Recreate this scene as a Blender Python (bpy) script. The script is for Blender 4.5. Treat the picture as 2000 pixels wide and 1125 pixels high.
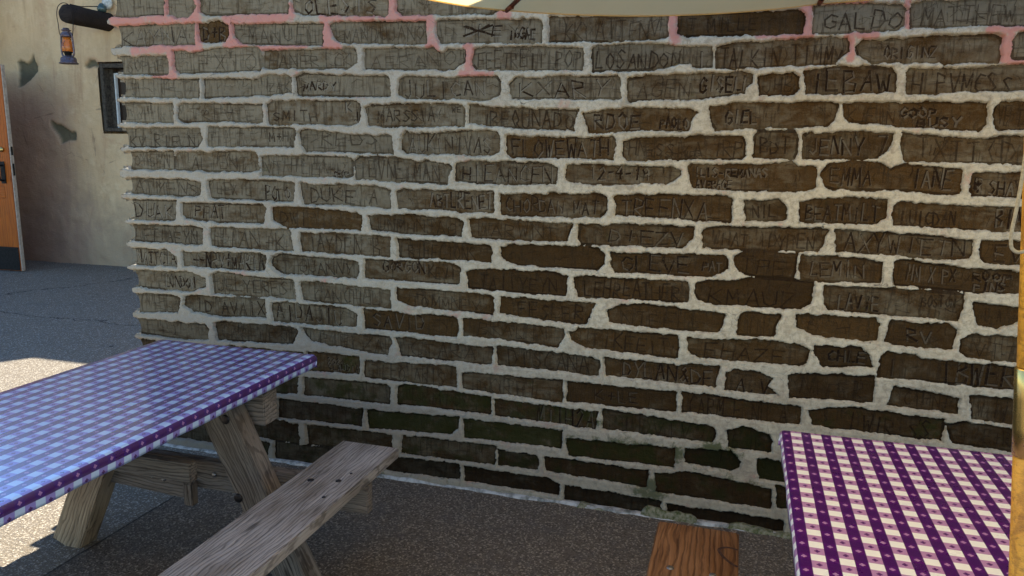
import bpy, bmesh, math, random
import numpy as np
from mathutils import Vector, Matrix, Euler

random.seed(7)
RNG = np.random.default_rng(11)
for o in list(bpy.data.objects): bpy.data.objects.remove(o)
S = bpy.context.scene
COL = S.collection
rad = math.radians

# ------------------------------------------------------------------ camera
cam = bpy.data.objects.new("camera", bpy.data.cameras.new("camera"))
COL.objects.link(cam); S.camera = cam
cam.data.sensor_width = 36.0; cam.data.lens = 27.0
cam.data.clip_start = 0.02; cam.data.clip_end = 400
cam.matrix_world = Matrix(((0.9581, -0.0651, 0.2788, 0.0),
                           (0.2860, 0.1717, -0.9427, 0.0),
                           (0.0135, 0.9830, 0.1832, 1.6),
                           (0, 0, 0, 1)))
# ------------------------------------------------------------------ sky, sun, exposure
SUN_EL = rad(41.0)
SUN_TO = Vector((0.35, -0.937, 0)).normalized()          # horizontal way the light travels
W = bpy.data.worlds.new("World"); S.world = W; W.use_nodes = True
nt = W.node_tree; nt.nodes.clear()
sky = nt.nodes.new("ShaderNodeTexSky"); sky.sky_type = 'NISHITA'; sky.sun_disc = False
sky.sun_elevation = SUN_EL
sky.sun_rotation = math.atan2(-SUN_TO.x, -SUN_TO.y)
sky.air_density = 1.0; sky.dust_density = 0.0; sky.ozone_density = 5.0
bg = nt.nodes.new("ShaderNodeBackground"); bg.inputs[1].default_value = 0.09
wo = nt.nodes.new("ShaderNodeOutputWorld")
nt.links.new(sky.outputs[0], bg.inputs[0]); nt.links.new(bg.outputs[0], wo.inputs[0])
sun = bpy.data.objects.new("sun", bpy.data.lights.new("sun", 'SUN')); COL.objects.link(sun)
sun.data.energy = 5.0; sun.data.angle = rad(0.5); sun.data.color = (1.0, 0.93, 0.82)
d = Vector((SUN_TO.x * math.cos(SUN_EL), SUN_TO.y * math.cos(SUN_EL), -math.sin(SUN_EL)))
sun.rotation_euler = d.to_track_quat('-Z', 'Y').to_euler()
S.render.engine = 'CYCLES'
S.view_settings.view_transform = 'Standard'; S.view_settings.look = 'None'
S.view_settings.gamma = 1.0; S.view_settings.use_curve_mapping = False
S.view_settings.exposure = 1.82
S.cycles.max_bounces = 8; S.cycles.diffuse_bounces = 5

# traced outlines of the bricks on the wall plane, metres (along the wall, height)
BRICKS = """
-2.979,2.317 -2.688,2.305 -2.698,2.187 -2.992,2.189
-2.671,2.304 -2.570,2.300 -2.513,2.220 -2.532,2.198 -2.560,2.169 -2.638,2.171 -2.677,2.193
-2.493,2.301 -2.015,2.281 -2.022,2.172 -2.465,2.179 -2.495,2.192
-2.002,2.281 -1.523,2.261 -1.528,2.149 -1.949,2.163 -1.995,2.184
-1.487,2.259 -1.019,2.240 -1.018,2.151 -1.048,2.139 -1.460,2.149 -1.486,2.167
-.986,2.251 -.591,2.237 -.588,2.148 -.981,2.156
-.560,2.240 -.193,2.232 -.184,2.145 -.553,2.151
-.161,2.234 .177,2.233 .185,2.146 -.152,2.147
.207,2.239 .521,2.238 .532,2.151 .217,2.156
.546,2.241 .913,2.240 .924,2.149 .558,2.150
-2.981,2.144 -2.527,2.145 -2.535,2.050 -2.975,2.050
-2.511,2.142 -2.454,2.145 -2.396,2.155 -2.364,2.133 -2.342,2.128 -2.345,2.078 -2.361,2.057 -2.432,2.052 -2.505,2.061
-2.317,2.134 -1.844,2.124 -1.853,2.028 -2.275,2.046 -2.314,2.081
-1.816,2.113 -1.796,2.127 -1.353,2.116 -1.349,2.025 -1.768,2.039 -1.798,2.064
-1.305,2.117 -1.189,2.119 -.852,2.109 -.835,2.094 -.837,2.020 -1.282,2.026 -1.301,2.062
-.805,2.118 -.325,2.108 -.321,2.035 -.338,2.022 -.558,2.017 -.802,2.021
-.289,2.107 -.090,2.110 .117,2.114 .169,2.110 .183,2.088 .184,2.027 -.255,2.029 -.280,2.041
.211,2.123 .356,2.131 .516,2.118 .526,2.107 .525,2.045 .503,2.030 .213,2.025
.536,2.126 .737,2.129 .927,2.125 .938,2.033 .747,2.039 .549,2.037
-2.983,2.004 -2.696,1.997 -2.689,1.978 -2.691,1.913 -2.973,1.917
-2.659,2.020 -2.592,2.021 -2.558,2.006 -2.520,2.014 -2.433,2.029 -2.196,2.029 -2.170,2.007 -2.175,1.925 -2.629,1.915 -2.657,1.937
-2.159,2.012 -1.929,2.014 -1.697,2.013 -1.683,2.000 -1.684,1.952 -1.733,1.928 -2.163,1.934
-1.647,2.010 -1.318,2.007 -1.289,1.984 -1.266,1.985 -1.247,2.002 -1.172,1.998 -1.172,1.948 -1.202,1.931 -1.219,1.914 -1.649,1.923
-1.131,1.997 -1.085,2.005 -.658,1.995 -.660,1.905 -1.119,1.913 -1.135,1.932
-.622,1.997 -.479,2.003 -.150,1.986 -.143,1.911 -.220,1.911 -.228,1.924 -.284,1.929 -.303,1.916 -.373,1.905 -.617,1.900
-.130,1.982 -.089,1.996 .076,2.000 .216,2.014 .339,2.009 .347,1.996 .348,1.959 .309,1.929 .301,1.916 .111,1.909 -.129,1.903
.368,1.977 .390,2.002 .460,1.993 .494,2.001 .528,1.997 .556,2.007 .810,2.007 .843,1.998 .845,1.911 .433,1.917 .378,1.944
.881,1.983 .894,2.010 .940,2.016 .951,1.926 .883,1.924
-2.969,1.897 -2.521,1.887 -2.524,1.802 -2.971,1.808
-2.497,1.887 -2.204,1.887 -2.143,1.907 -2.040,1.901 -2.019,1.887 -2.019,1.825 -2.147,1.812 -2.501,1.802
-1.998,1.893 -1.954,1.907 -1.537,1.890 -1.523,1.879 -1.522,1.802 -1.990,1.811
-1.478,1.879 -1.451,1.889 -1.330,1.888 -1.247,1.876 -1.184,1.886 -1.027,1.883 -1.013,1.861 -1.017,1.809 -1.056,1.790 -1.452,1.796 -1.482,1.813
-.972,1.851 -.943,1.882 -.870,1.873 -.793,1.882 -.557,1.879 -.516,1.883 -.500,1.847 -.500,1.792 -.958,1.794
-.471,1.866 -.412,1.878 -.124,1.888 -.010,1.890 .014,1.880 .010,1.848 -.011,1.829 -.014,1.810 -.187,1.787 -.460,1.784 -.471,1.806
.031,1.871 .066,1.882 .122,1.881 .153,1.888 .178,1.871 .181,1.825 .159,1.803 .040,1.802
.197,1.889 .302,1.901 .408,1.903 .495,1.895 .516,1.876 .520,1.812 .210,1.805
.546,1.879 .558,1.897 .681,1.890 .844,1.897 .954,1.902 .963,1.822 .772,1.812 .554,1.803
-2.977,1.781 -2.682,1.776 -2.683,1.686 -2.977,1.684
-2.650,1.764 -2.625,1.776 -2.180,1.770 -2.181,1.693 -2.229,1.686 -2.384,1.694 -2.618,1.686 -2.658,1.703
-2.152,1.770 -2.122,1.786 -1.686,1.785 -1.671,1.767 -1.678,1.688 -1.714,1.679 -2.146,1.681
-1.648,1.756 -1.623,1.765 -1.428,1.774 -1.188,1.767 -1.172,1.752 -1.176,1.678 -1.554,1.673 -1.629,1.684
-1.153,1.766 -.975,1.756 -.790,1.747 -.674,1.743 -.686,1.710 -.687,1.662 -1.048,1.677 -1.155,1.691
-.654,1.733 -.590,1.741 -.417,1.754 -.291,1.755 -.214,1.748 -.182,1.736 -.212,1.712 -.222,1.664 -.378,1.663 -.409,1.670 -.492,1.659 -.626,1.654 -.638,1.690
-.146,1.753 -.107,1.767 .074,1.773 .303,1.776 .326,1.768 .327,1.736 .318,1.708 .296,1.687 .080,1.680 -.117,1.669 -.137,1.700
.344,1.766 .402,1.776 .630,1.773 .825,1.771 .828,1.692 .807,1.672 .532,1.687 .372,1.704 .347,1.727
.848,1.744 .860,1.778 .968,1.781 .981,1.677 .877,1.676 .858,1.698
-2.983,1.654 -2.525,1.660 -2.520,1.607 -2.552,1.570 -2.973,1.561
-2.487,1.663 -2.010,1.663 -2.014,1.579 -2.493,1.573
-1.984,1.654 -1.943,1.659 -1.715,1.634 -1.517,1.633 -1.516,1.554 -1.814,1.559 -1.955,1.557 -1.986,1.589
-1.474,1.640 -1.449,1.656 -1.405,1.643 -1.248,1.649 -1.117,1.663 -1.025,1.659 -1.013,1.638 -1.014,1.569 -1.058,1.553 -1.456,1.558 -1.475,1.577
-.985,1.638 -.623,1.633 -.523,1.641 -.510,1.626 -.512,1.581 -.522,1.547 -.954,1.548 -.980,1.563
-.482,1.621 -.412,1.636 -.259,1.643 -.234,1.635 -.215,1.644 -.009,1.644 .001,1.618 .002,1.569 -.011,1.557 -.254,1.552 -.466,1.540 -.480,1.561
.035,1.648 .047,1.666 .179,1.665 .192,1.640 .193,1.582 .185,1.562 .031,1.563 .034,1.609
.213,1.650 .231,1.665 .253,1.656 .367,1.667 .526,1.662 .527,1.634 .509,1.596 .477,1.567 .218,1.563
.559,1.663 .706,1.651 .840,1.643 .895,1.655 .983,1.659 .996,1.555 .758,1.559 .579,1.562 .555,1.612
-2.966,1.539 -2.697,1.548 -2.699,1.456 -2.970,1.457
-2.687,1.526 -2.659,1.543 -2.231,1.555 -2.210,1.526 -2.216,1.461 -2.265,1.453 -2.696,1.456
-2.199,1.527 -2.154,1.535 -1.749,1.537 -1.718,1.526 -1.715,1.454 -1.752,1.444 -2.200,1.442
-1.708,1.517 -1.684,1.536 -1.544,1.538 -1.431,1.529 -1.389,1.514 -1.352,1.526 -1.248,1.510 -1.236,1.499 -1.248,1.465 -1.255,1.427 -1.700,1.438
-1.212,1.517 -1.140,1.527 -.818,1.525 -.749,1.509 -.760,1.444 -.895,1.432 -1.159,1.436 -1.212,1.446
-.718,1.525 -.407,1.520 -.279,1.523 -.240,1.510 -.241,1.489 -.290,1.451 -.617,1.442 -.723,1.452
-.212,1.524 -.203,1.533 -.054,1.534 .071,1.536 .175,1.550 .207,1.535 .269,1.532 .274,1.452 .239,1.436 -.044,1.433 -.198,1.441
.289,1.512 .314,1.547 .483,1.558 .508,1.539 .530,1.528 .572,1.546 .769,1.536 .770,1.448 .729,1.441 .581,1.452 .340,1.448 .306,1.457
.804,1.523 .999,1.526 1.010,1.431 .813,1.440 .804,1.462
-2.975,1.406 -2.669,1.411 -2.544,1.402 -2.554,1.339 -2.600,1.328 -2.829,1.328 -2.979,1.336
-2.505,1.405 -2.475,1.416 -2.104,1.416 -2.024,1.406 -2.034,1.322 -2.307,1.322 -2.496,1.324
-1.997,1.412 -1.873,1.403 -1.779,1.410 -1.592,1.404 -1.529,1.389 -1.532,1.308 -1.822,1.315 -1.985,1.309
-1.498,1.383 -1.470,1.393 -1.041,1.399 -1.034,1.386 -1.040,1.308 -1.188,1.305 -1.292,1.312 -1.492,1.310
-1.008,1.385 -.952,1.391 -.572,1.401 -.537,1.391 -.538,1.338 -.565,1.305 -.893,1.298 -1.004,1.298
-.514,1.392 -.493,1.401 -.056,1.413 -.035,1.397 -.036,1.307 -.211,1.310 -.398,1.317 -.504,1.318 -.497,1.356
.010,1.394 .142,1.403 .166,1.384 .174,1.330 .154,1.319 .021,1.313
.216,1.397 .379,1.418 .532,1.416 .531,1.348 .500,1.319 .388,1.321 .221,1.316
.553,1.393 .577,1.404 .707,1.401 1.014,1.398 1.024,1.317 .847,1.313 .699,1.316 .559,1.318
-2.973,1.300 -2.696,1.304 -2.713,1.204 -2.969,1.199
-2.663,1.293 -2.202,1.301 -2.180,1.285 -2.204,1.213 -2.460,1.207 -2.647,1.220 -2.667,1.239
-2.149,1.291 -1.958,1.295 -1.699,1.281 -1.676,1.261 -1.682,1.201 -1.826,1.202 -2.072,1.198 -2.144,1.230
-1.644,1.269 -1.459,1.281 -1.212,1.274 -1.178,1.258 -1.190,1.195 -1.372,1.192 -1.630,1.206
-1.149,1.270 -1.080,1.280 -.687,1.269 -.705,1.196 -.834,1.192 -1.141,1.191
-.658,1.270 -.629,1.270 -.449,1.279 -.179,1.280 -.182,1.236 -.221,1.192 -.392,1.190 -.642,1.188 -.656,1.214
-.144,1.271 -.098,1.284 .297,1.295 .335,1.292 .318,1.266 .316,1.230 .295,1.204 .115,1.199 -.139,1.196
.357,1.291 .526,1.289 .723,1.285 .834,1.274 .838,1.236 .830,1.203 .711,1.197 .533,1.207 .364,1.210
.859,1.278 1.028,1.280 1.039,1.190 .882,1.193 .862,1.209
-2.979,1.170 -2.611,1.180 -2.551,1.170 -2.554,1.093 -2.694,1.089 -2.976,1.091
-2.509,1.177 -2.257,1.183 -2.056,1.185 -2.044,1.087 -2.248,1.083 -2.506,1.088
-2.007,1.177 -1.693,1.181 -1.532,1.175 -1.539,1.087 -1.994,1.089
-1.499,1.169 -1.187,1.166 -1.050,1.159 -1.041,1.139 -1.050,1.088 -1.249,1.088 -1.495,1.082
-1.003,1.152 -.949,1.168 -.609,1.179 -.571,1.170 -.542,1.149 -.542,1.106 -.568,1.082 -.889,1.079 -.960,1.086 -1.002,1.118
-.516,1.157 -.057,1.169 -.036,1.155 -.038,1.120 -.067,1.095 -.127,1.078 -.495,1.075 -.510,1.107
-.013,1.169 .041,1.195 .225,1.192 .223,1.133 .213,1.091 .073,1.093 .007,1.106 -.009,1.136
.244,1.185 .445,1.186 .535,1.171 .535,1.097 .314,1.087 .251,1.094 .236,1.140
.574,1.179 .592,1.192 .756,1.174 1.044,1.153 1.052,1.081 .869,1.080 .589,1.091 .579,1.124
-2.980,1.051 -2.774,1.056 -2.715,1.020 -2.722,.968 -2.981,.969
-2.682,1.048 -2.229,1.064 -2.198,1.048 -2.205,.978 -2.490,.976 -2.678,.978
-2.164,1.048 -2.121,1.068 -1.697,1.052 -1.695,1.020 -1.712,.970 -2.111,.971 -2.172,1.005
-1.667,1.065 -1.249,1.072 -1.190,1.050 -1.197,.975 -1.669,.976
-1.163,1.040 -1.126,1.051 -.774,1.059 -.701,1.045 -.703,.957 -1.150,.966
-.669,1.036 -.633,1.049 -.193,1.051 -.183,1.023 -.188,.969 -.646,.959 -.665,.998
-.160,1.053 .097,1.086 .296,1.084 .287,.999 .247,.969 -.079,.966 -.144,.983 -.162,1.014
.338,1.068 .591,1.075 .826,1.071 .829,1.012 .816,.968 .601,.971 .355,.977 .342,1.003
.858,1.042 .994,1.030 .972,.994 .947,.943 .883,.953
-2.988,.931 -2.628,.947 -2.554,.918 -2.554,.878 -2.636,.847 -2.976,.851
-2.519,.946 -2.476,.959 -2.256,.944 -2.050,.944 -2.043,.849 -2.514,.842
-2.014,.934 -1.930,.942 -1.536,.928 -1.543,.843 -2.004,.847
-1.503,.938 -1.374,.944 -1.065,.937 -1.036,.927 -1.038,.850 -1.187,.857 -1.447,.862 -1.501,.882
-1.000,.934 -.574,.932 -.594,.879 -.616,.839 -.711,.840 -1.004,.859
-.517,.907 -.464,.934 -.382,.946 -.197,.936 -.038,.924 -.041,.872 -.058,.847 -.217,.847 -.516,.854
.025,.927 .037,.943 .182,.941 .165,.899 .159,.852 .020,.847
.239,.948 .530,.955 .550,.930 .545,.864 .446,.858 .307,.869 .247,.896
.588,.950 .780,.949 .818,.932 .811,.853 .612,.854 .567,.866
.833,.895 .878,.919 1.039,.921 1.072,.920 1.083,.823 .863,.826 .834,.849
-2.983,.812 -2.725,.817 -2.714,.801 -2.732,.731 -2.979,.717
-2.691,.819 -2.637,.828 -2.212,.837 -2.211,.744 -2.491,.733 -2.643,.748 -2.694,.771
-2.176,.822 -2.118,.828 -1.770,.826 -1.714,.798 -1.713,.738 -2.166,.732 -2.183,.788
-1.678,.825 -1.538,.824 -1.414,.816 -1.375,.826 -1.212,.822 -1.202,.789 -1.209,.729 -1.673,.736
-1.177,.822 -.838,.814 -.708,.815 -.709,.767 -.738,.725 -.943,.740 -1.172,.744
-.684,.792 -.642,.818 -.222,.822 -.213,.769 -.217,.725 -.612,.729 -.677,.765
-.180,.817 .091,.829 .262,.829 .303,.803 .293,.751 .265,.736 -.127,.733 -.175,.757
.320,.824 .485,.834 .525,.805 .538,.760 .355,.744 .323,.792
.562,.804 .582,.822 .682,.819 .707,.807 .925,.808 1.039,.801 1.037,.723 .935,.718 .670,.725 .562,.725
-2.995,.680 -2.571,.679 -2.551,.662 -2.555,.603 -2.733,.593 -2.983,.604
-2.515,.697 -2.457,.704 -2.061,.707 -2.033,.691 -2.070,.624 -2.499,.607
-2.012,.706 -1.546,.702 -1.535,.683 -1.555,.612 -1.708,.623 -1.970,.645
-1.512,.698 -1.467,.707 -1.132,.694 -1.036,.696 -1.038,.614 -1.489,.618
-1.017,.705 -.593,.696 -.554,.684 -.542,.666 -.552,.612 -.705,.616 -1.014,.616
-.525,.696 -.349,.696 -.209,.690 -.157,.706 -.043,.704 -.054,.614 -.518,.616
-.015,.684 .029,.700 .131,.692 .170,.676 .156,.640 .194,.607 -.016,.606
.229,.698 .345,.709 .544,.721 .550,.614 .240,.601
.621,.687 .849,.662 .852,.602 .602,.609
.888,.676 1.043,.681 1.102,.669 1.114,.570 1.049,.578 .906,.586
-2.986,.565 -2.486,.574 -2.491,.500 -2.984,.479
-2.456,.579 -2.015,.582 -2.018,.503 -2.462,.487
-1.986,.590 -1.706,.593 -1.711,.505 -1.990,.496
-1.677,.573 -1.212,.590 -1.209,.492 -1.681,.493
-1.179,.564 -1.149,.569 -.711,.575 -.708,.473 -1.181,.490
-.688,.573 -.214,.574 -.209,.488 -.685,.481
-.189,.581 .083,.568 .290,.570 .288,.488 -.184,.491
.319,.551 .451,.588 .592,.580 .666,.574 .811,.574 .809,.486 .333,.491
.822,.555 .885,.575 1.051,.558 1.116,.550 1.130,.439 1.049,.475 .850,.485
-2.937,.458 -2.509,.466 -2.514,.387 -2.938,.368
-2.476,.448 -2.043,.459 -2.050,.366 -2.476,.361
-2.014,.459 -1.563,.467 -1.547,.454 -1.549,.374 -2.018,.369
-1.510,.460 -1.470,.479 -1.044,.460 -1.041,.379 -1.511,.376
-1.022,.453 -.548,.449 -.555,.367 -1.021,.377
-.524,.461 -.048,.439 -.038,.417 -.050,.367 -.469,.371 -.523,.373
.007,.429 .066,.455 .169,.431 .185,.400 .184,.355 .014,.355
.223,.438 .634,.434 .638,.350 .235,.350
.656,.428 1.028,.429 1.035,.342 .668,.343
-2.816,.356 -2.200,.339 -2.205,.238 -2.815,.252
-2.165,.329 -1.696,.329 -1.704,.239 -2.170,.232
-1.671,.327 -1.199,.346 -1.202,.290 -1.237,.258 -1.663,.236
-1.176,.341 -.705,.344 -.710,.256 -1.171,.251
-.681,.308 -.207,.322 -.207,.235 -.671,.229
-.162,.327 .021,.340 .070,.294 .065,.270 .027,.251 -.159,.263
.134,.321 .454,.324 .457,.242 .146,.231
.483,.322 .865,.317 .875,.222 .491,.234
-2.922,.251 -2.477,.245 -2.483,.150 -2.924,.154
-2.447,.238 -2.054,.207 -2.049,.100 -2.448,.118
-2.010,.213 -1.538,.218 -1.539,.139 -2.005,.105
-1.489,.224 -1.017,.228 -1.019,.135 -1.496,.129
-1.005,.210 -.814,.210 -.812,.136 -1.004,.134
-.785,.209 -.316,.205 -.324,.128 -.633,.136 -.774,.141
-.282,.193 -.152,.224 .198,.197 .202,.106 -.274,.116
.219,.212 .579,.209 .587,.121 .232,.117
.607,.213 1.001,.209 1.012,.114 .617,.115
-2.899,.140 -2.367,.142 -2.373,.044 -2.901,.042
-2.341,.112 -2.228,.085 -2.240,.014 -2.337,.018
-2.191,.103 -1.652,.103 -1.654,.023 -2.196,-.002
-1.624,.107 -1.196,.115 -1.194,.036 -1.626,.027
-1.173,.106 -.763,.105 -.710,.088 -.714,.030 -1.168,.035
-.686,.084 -.254,.070 -.251,.003 -.684,.010
-.227,.063 .257,.061 .260,.010 -.224,-.002
.287,.057 .708,.051 .714,-.015 .292,-.008
"""
CARVED = """
OLESIS|-1.947|-1.581|2.167|2.236|1
KAYNA|-2.967|-2.572|2.057|2.135|.75
D+B|-2.491|-2.364|2.068|2.130|.95
MANUEL|-2.248|-1.874|2.048|2.115|.45
MANDUJANO|-1.751|-1.358|2.041|2.101|.45
DKE|-1.177|-1.002|2.054|2.096|.9
IGGAE|-0.979|-0.860|2.036|2.079|1
KKLATTENV|-0.743|-0.350|2.027|2.099|.5
T MILLE|-0.252|0.016|2.045|2.096|.6
GALDO|0.243|0.521|2.040|2.103|.7
MATTHEW|0.578|0.886|2.048|2.112|.5
SOPHE|-2.941|-2.721|1.927|1.985|.4
TEXIO|-2.610|-2.200|1.926|2.003|.45
HANERICK|-2.145|-1.699|1.938|1.996|.5
AFRANO|-1.623|-1.212|1.930|1.988|.4
EEETREII POP|-1.119|-0.665|1.918|1.988|.6
LOSANDON|-0.612|-0.265|1.912|1.979|.7
I|-0.196|-0.176|1.912|1.980|.9
TALKIN TIMMY|-0.119|0.334|1.911|1.986|.7
ORIGINZ|0.469|0.641|1.933|1.976|.75
T IIIT|-2.936|-2.576|1.815|1.878|.35
ZAK|-2.151|-2.026|1.826|1.871|.4
MARDY|-1.967|-1.792|1.833|1.869|.9
JULICAN|-1.464|-1.072|1.804|1.875|.75
KXARY|-0.936|-0.545|1.801|1.869|.85
AGEN|-0.441|-0.219|1.799|1.865|.5
GISELL|-0.190|0.008|1.818|1.876|1
JHB|0.050|0.162|1.813|1.870|.45
IEBAW|0.216|0.508|1.811|1.893|.9
H PVMCSS|0.568|0.898|1.805|1.881|.7
K|-1.745|-1.714|1.738|1.779|.95
J|-1.706|-1.680|1.688|1.734|.95
TREVTE|-2.585|-2.213|1.697|1.756|.4
SMITH|-2.125|-1.888|1.696|1.740|.7
MARSSIA|-1.591|-1.307|1.696|1.756|.7
WE|-1.236|-1.183|1.738|1.760|.7
JBEQUNADO|-1.106|-0.690|1.671|1.745|.7
RDOE|-0.604|-0.415|1.670|1.731|1
PAOLO|-0.337|-0.220|1.675|1.716|.95
GIEL|-0.085|0.040|1.697|1.751|1
KJEIN|0.361|0.528|1.699|1.755|.5
GOOP|0.539|0.664|1.722|1.755|1
BUSY|0.599|0.751|1.686|1.722|1
VE T|0.863|0.943|1.692|1.764|.5
KV RIELN|-2.960|-2.565|1.572|1.629|.6
M+H|-2.154|-2.044|1.604|1.651|.7
REDS|-1.886|-1.580|1.588|1.652|.6
AUKINIVAS|-1.443|-1.047|1.568|1.636|.75
FLOWEWATH|-0.960|-0.532|1.556|1.630|.85
HNESSICA TRP|-0.462|-0.009|1.563|1.623|.6
EIISCOVER|-0.388|-0.165|1.554|1.582|.5
BDT|0.055|0.170|1.581|1.639|.7
JENNY 7|0.231|0.513|1.585|1.649|.9
TXTT(D|0.609|0.941|1.569|1.646|.6
OYSEN|-2.945|-2.722|1.470|1.528|.45
ALIENT|-2.603|-2.282|1.466|1.527|.5
VTHILEAH|-2.184|-1.790|1.457|1.519|.4
SEOP|-1.817|-1.738|1.446|1.471|.9
IEVNEIMAN|-1.686|-1.284|1.441|1.521|.55
HIEANCEN|-1.188|-0.772|1.443|1.509|.8
12-4-19|-0.619|-0.364|1.466|1.525|.9
ILIS-REMANAS|-0.191|0.093|1.488|1.522|.9
AVERAGE|-0.182|-0.040|1.440|1.476|.9
EMMA|0.317|0.472|1.470|1.537|.8
IANE|0.603|0.742|1.462|1.537|.85
GR|0.813|0.838|1.459|1.509|.9
SHAY|0.859|0.973|1.447|1.493|.8
ATYENS|-2.957|-2.567|1.338|1.396|.5
LEXIL|-2.463|-2.260|1.345|1.404|.5
POLO|-2.193|-2.048|1.328|1.396|.9
DUKE A|-1.955|-1.585|1.326|1.397|.7
ABTLRENET|-1.339|-1.040|1.325|1.393|.95
CHORDAN MAT|-0.986|-0.571|1.318|1.377|.75
TREENXA|-0.484|-0.123|1.315|1.392|.8
NIL|0.042|0.138|1.331|1.385|.7
BEATMILT|0.240|0.510|1.332|1.395|.8
LUICDAN|0.582|0.771|1.325|1.378|.7
BIA|0.897|0.986|1.327|1.392|.85
DUAK|-2.955|-2.718|1.215|1.290|.9
PHAT|-2.596|-2.412|1.228|1.291|.8
DWI|-2.112|-1.960|1.215|1.278|.6
UNMHNEAG|-1.601|-1.212|1.202|1.260|.5
LARWNT|-1.115|-0.744|1.201|1.268|.5
D+EZV|-0.533|-0.207|1.200|1.259|.8
WHAT IDYPEN|-0.105|0.291|1.214|1.270|.6
AXYWIETN|0.385|0.816|1.215|1.283|.75
EV|0.903|1.002|1.201|1.261|.95
LETIAEYN|-2.967|-2.584|1.095|1.161|.6
HIAN+K|-2.495|-2.075|1.087|1.170|.55
JAYDEN B|-1.970|-1.577|1.089|1.173|.6
BIEECTONS|-1.449|-1.115|1.084|1.154|.55
GLEVE|-0.471|-0.181|1.090|1.155|.85
PAT|-0.139|-0.058|1.104|1.141|.8
TPE|0.011|0.196|1.105|1.167|.6
LEMIN|0.273|0.476|1.112|1.172|.8
MM X PX|0.621|0.794|1.113|1.171|.75
ROOP|0.846|0.979|1.126|1.160|.9
PINS|0.853|0.959|1.087|1.121|.9
NATTCIA|-2.969|-2.725|0.979|1.040|.95
HENRY+MARIA|-2.627|-2.208|0.978|1.055|1
GUANNY|-2.025|-1.724|0.985|1.047|.6
GORGON|-1.579|-1.361|1.017|1.069|.85
KEVI|-1.349|-1.212|0.998|1.052|.6
TAIIYEYN|-1.102|-0.738|0.972|1.032|.6
LEHREATHER|-0.625|-0.216|0.971|1.045|.7
KMAUZ|-0.111|0.244|0.971|1.040|.7
LAVIE|0.386|0.542|0.985|1.046|.9
BOSTON|0.684|0.805|1.016|1.056|.6
L A|0.904|0.962|0.972|1.030|.5
LONDON|-2.804|-2.616|0.868|0.926|.9
JELYERES|-2.496|-2.086|0.865|0.934|.6
CANCHEL|-1.947|-1.581|0.851|0.918|.5
TOMMNEY|-1.439|-1.089|0.856|0.916|.5
EESLER|-0.921|-0.622|0.854|0.923|.7
NIFELL|-0.465|-0.106|0.852|0.914|.45
III|0.057|0.136|0.862|0.921|.4
RV|0.644|0.733|0.871|0.921|.9
VTT|0.877|1.028|0.835|0.894|.5
ID AVAIX|-2.626|-2.220|0.751|0.815|.7
AIDAJIU|-2.155|-1.784|0.745|0.824|.85
SAVID|-1.637|-1.363|0.753|0.822|.85
BRALTI|-1.113|-0.756|0.752|0.818|.5
TIKEEIT|-0.595|-0.246|0.740|0.807|.7
EHAZE|-0.118|0.223|0.739|0.798|.7
CHLE|0.367|0.511|0.770|0.818|.95
I|0.602|0.611|0.730|0.812|.8
IBWER|0.774|1.030|0.725|0.819|1
CAREIES|-2.482|-2.097|0.620|0.684|.35
PIELZA|-1.928|-1.573|0.627|0.695|.5
CTARA|-1.442|-1.112|0.625|0.694|.5
DISCANA|-0.966|-0.581|0.621|0.701|.6
DYLAN&DE|-0.452|-0.062|0.620|0.694|.9
A.V|0.023|0.163|0.612|0.677|.85
NIFER|0.273|0.519|0.617|0.693|.4
CTHNT|0.660|0.828|0.619|0.681|.5
W TW|0.920|1.022|0.594|0.654|.5
2024|-1.881|-1.786|0.545|0.573|.85
CLAUDIA|-1.876|-1.710|0.515|0.549|.85
LEO ARIS|-1.589|-1.262|0.499|0.574|.5
DOREL|-1.111|-0.797|0.475|0.565|.4
K+LE|-0.564|-0.364|0.505|0.552|.75
CARMTE NUNA|-0.157|0.240|0.484|0.577|.6
LWIR SS|0.476|0.769|0.489|0.563|.7
EMMTO|-1.444|-1.186|0.398|0.458|.35
MIIH2A|-0.829|-0.557|0.360|0.449|.9
LDVIVJ|-0.424|-0.079|0.368|0.449|.4
E IF|0.029|0.151|0.358|0.421|.4
E+R|0.949|1.051|0.494|0.555|.4
X|-1.189|-0.995|2.052|2.092|.9
"""
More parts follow.
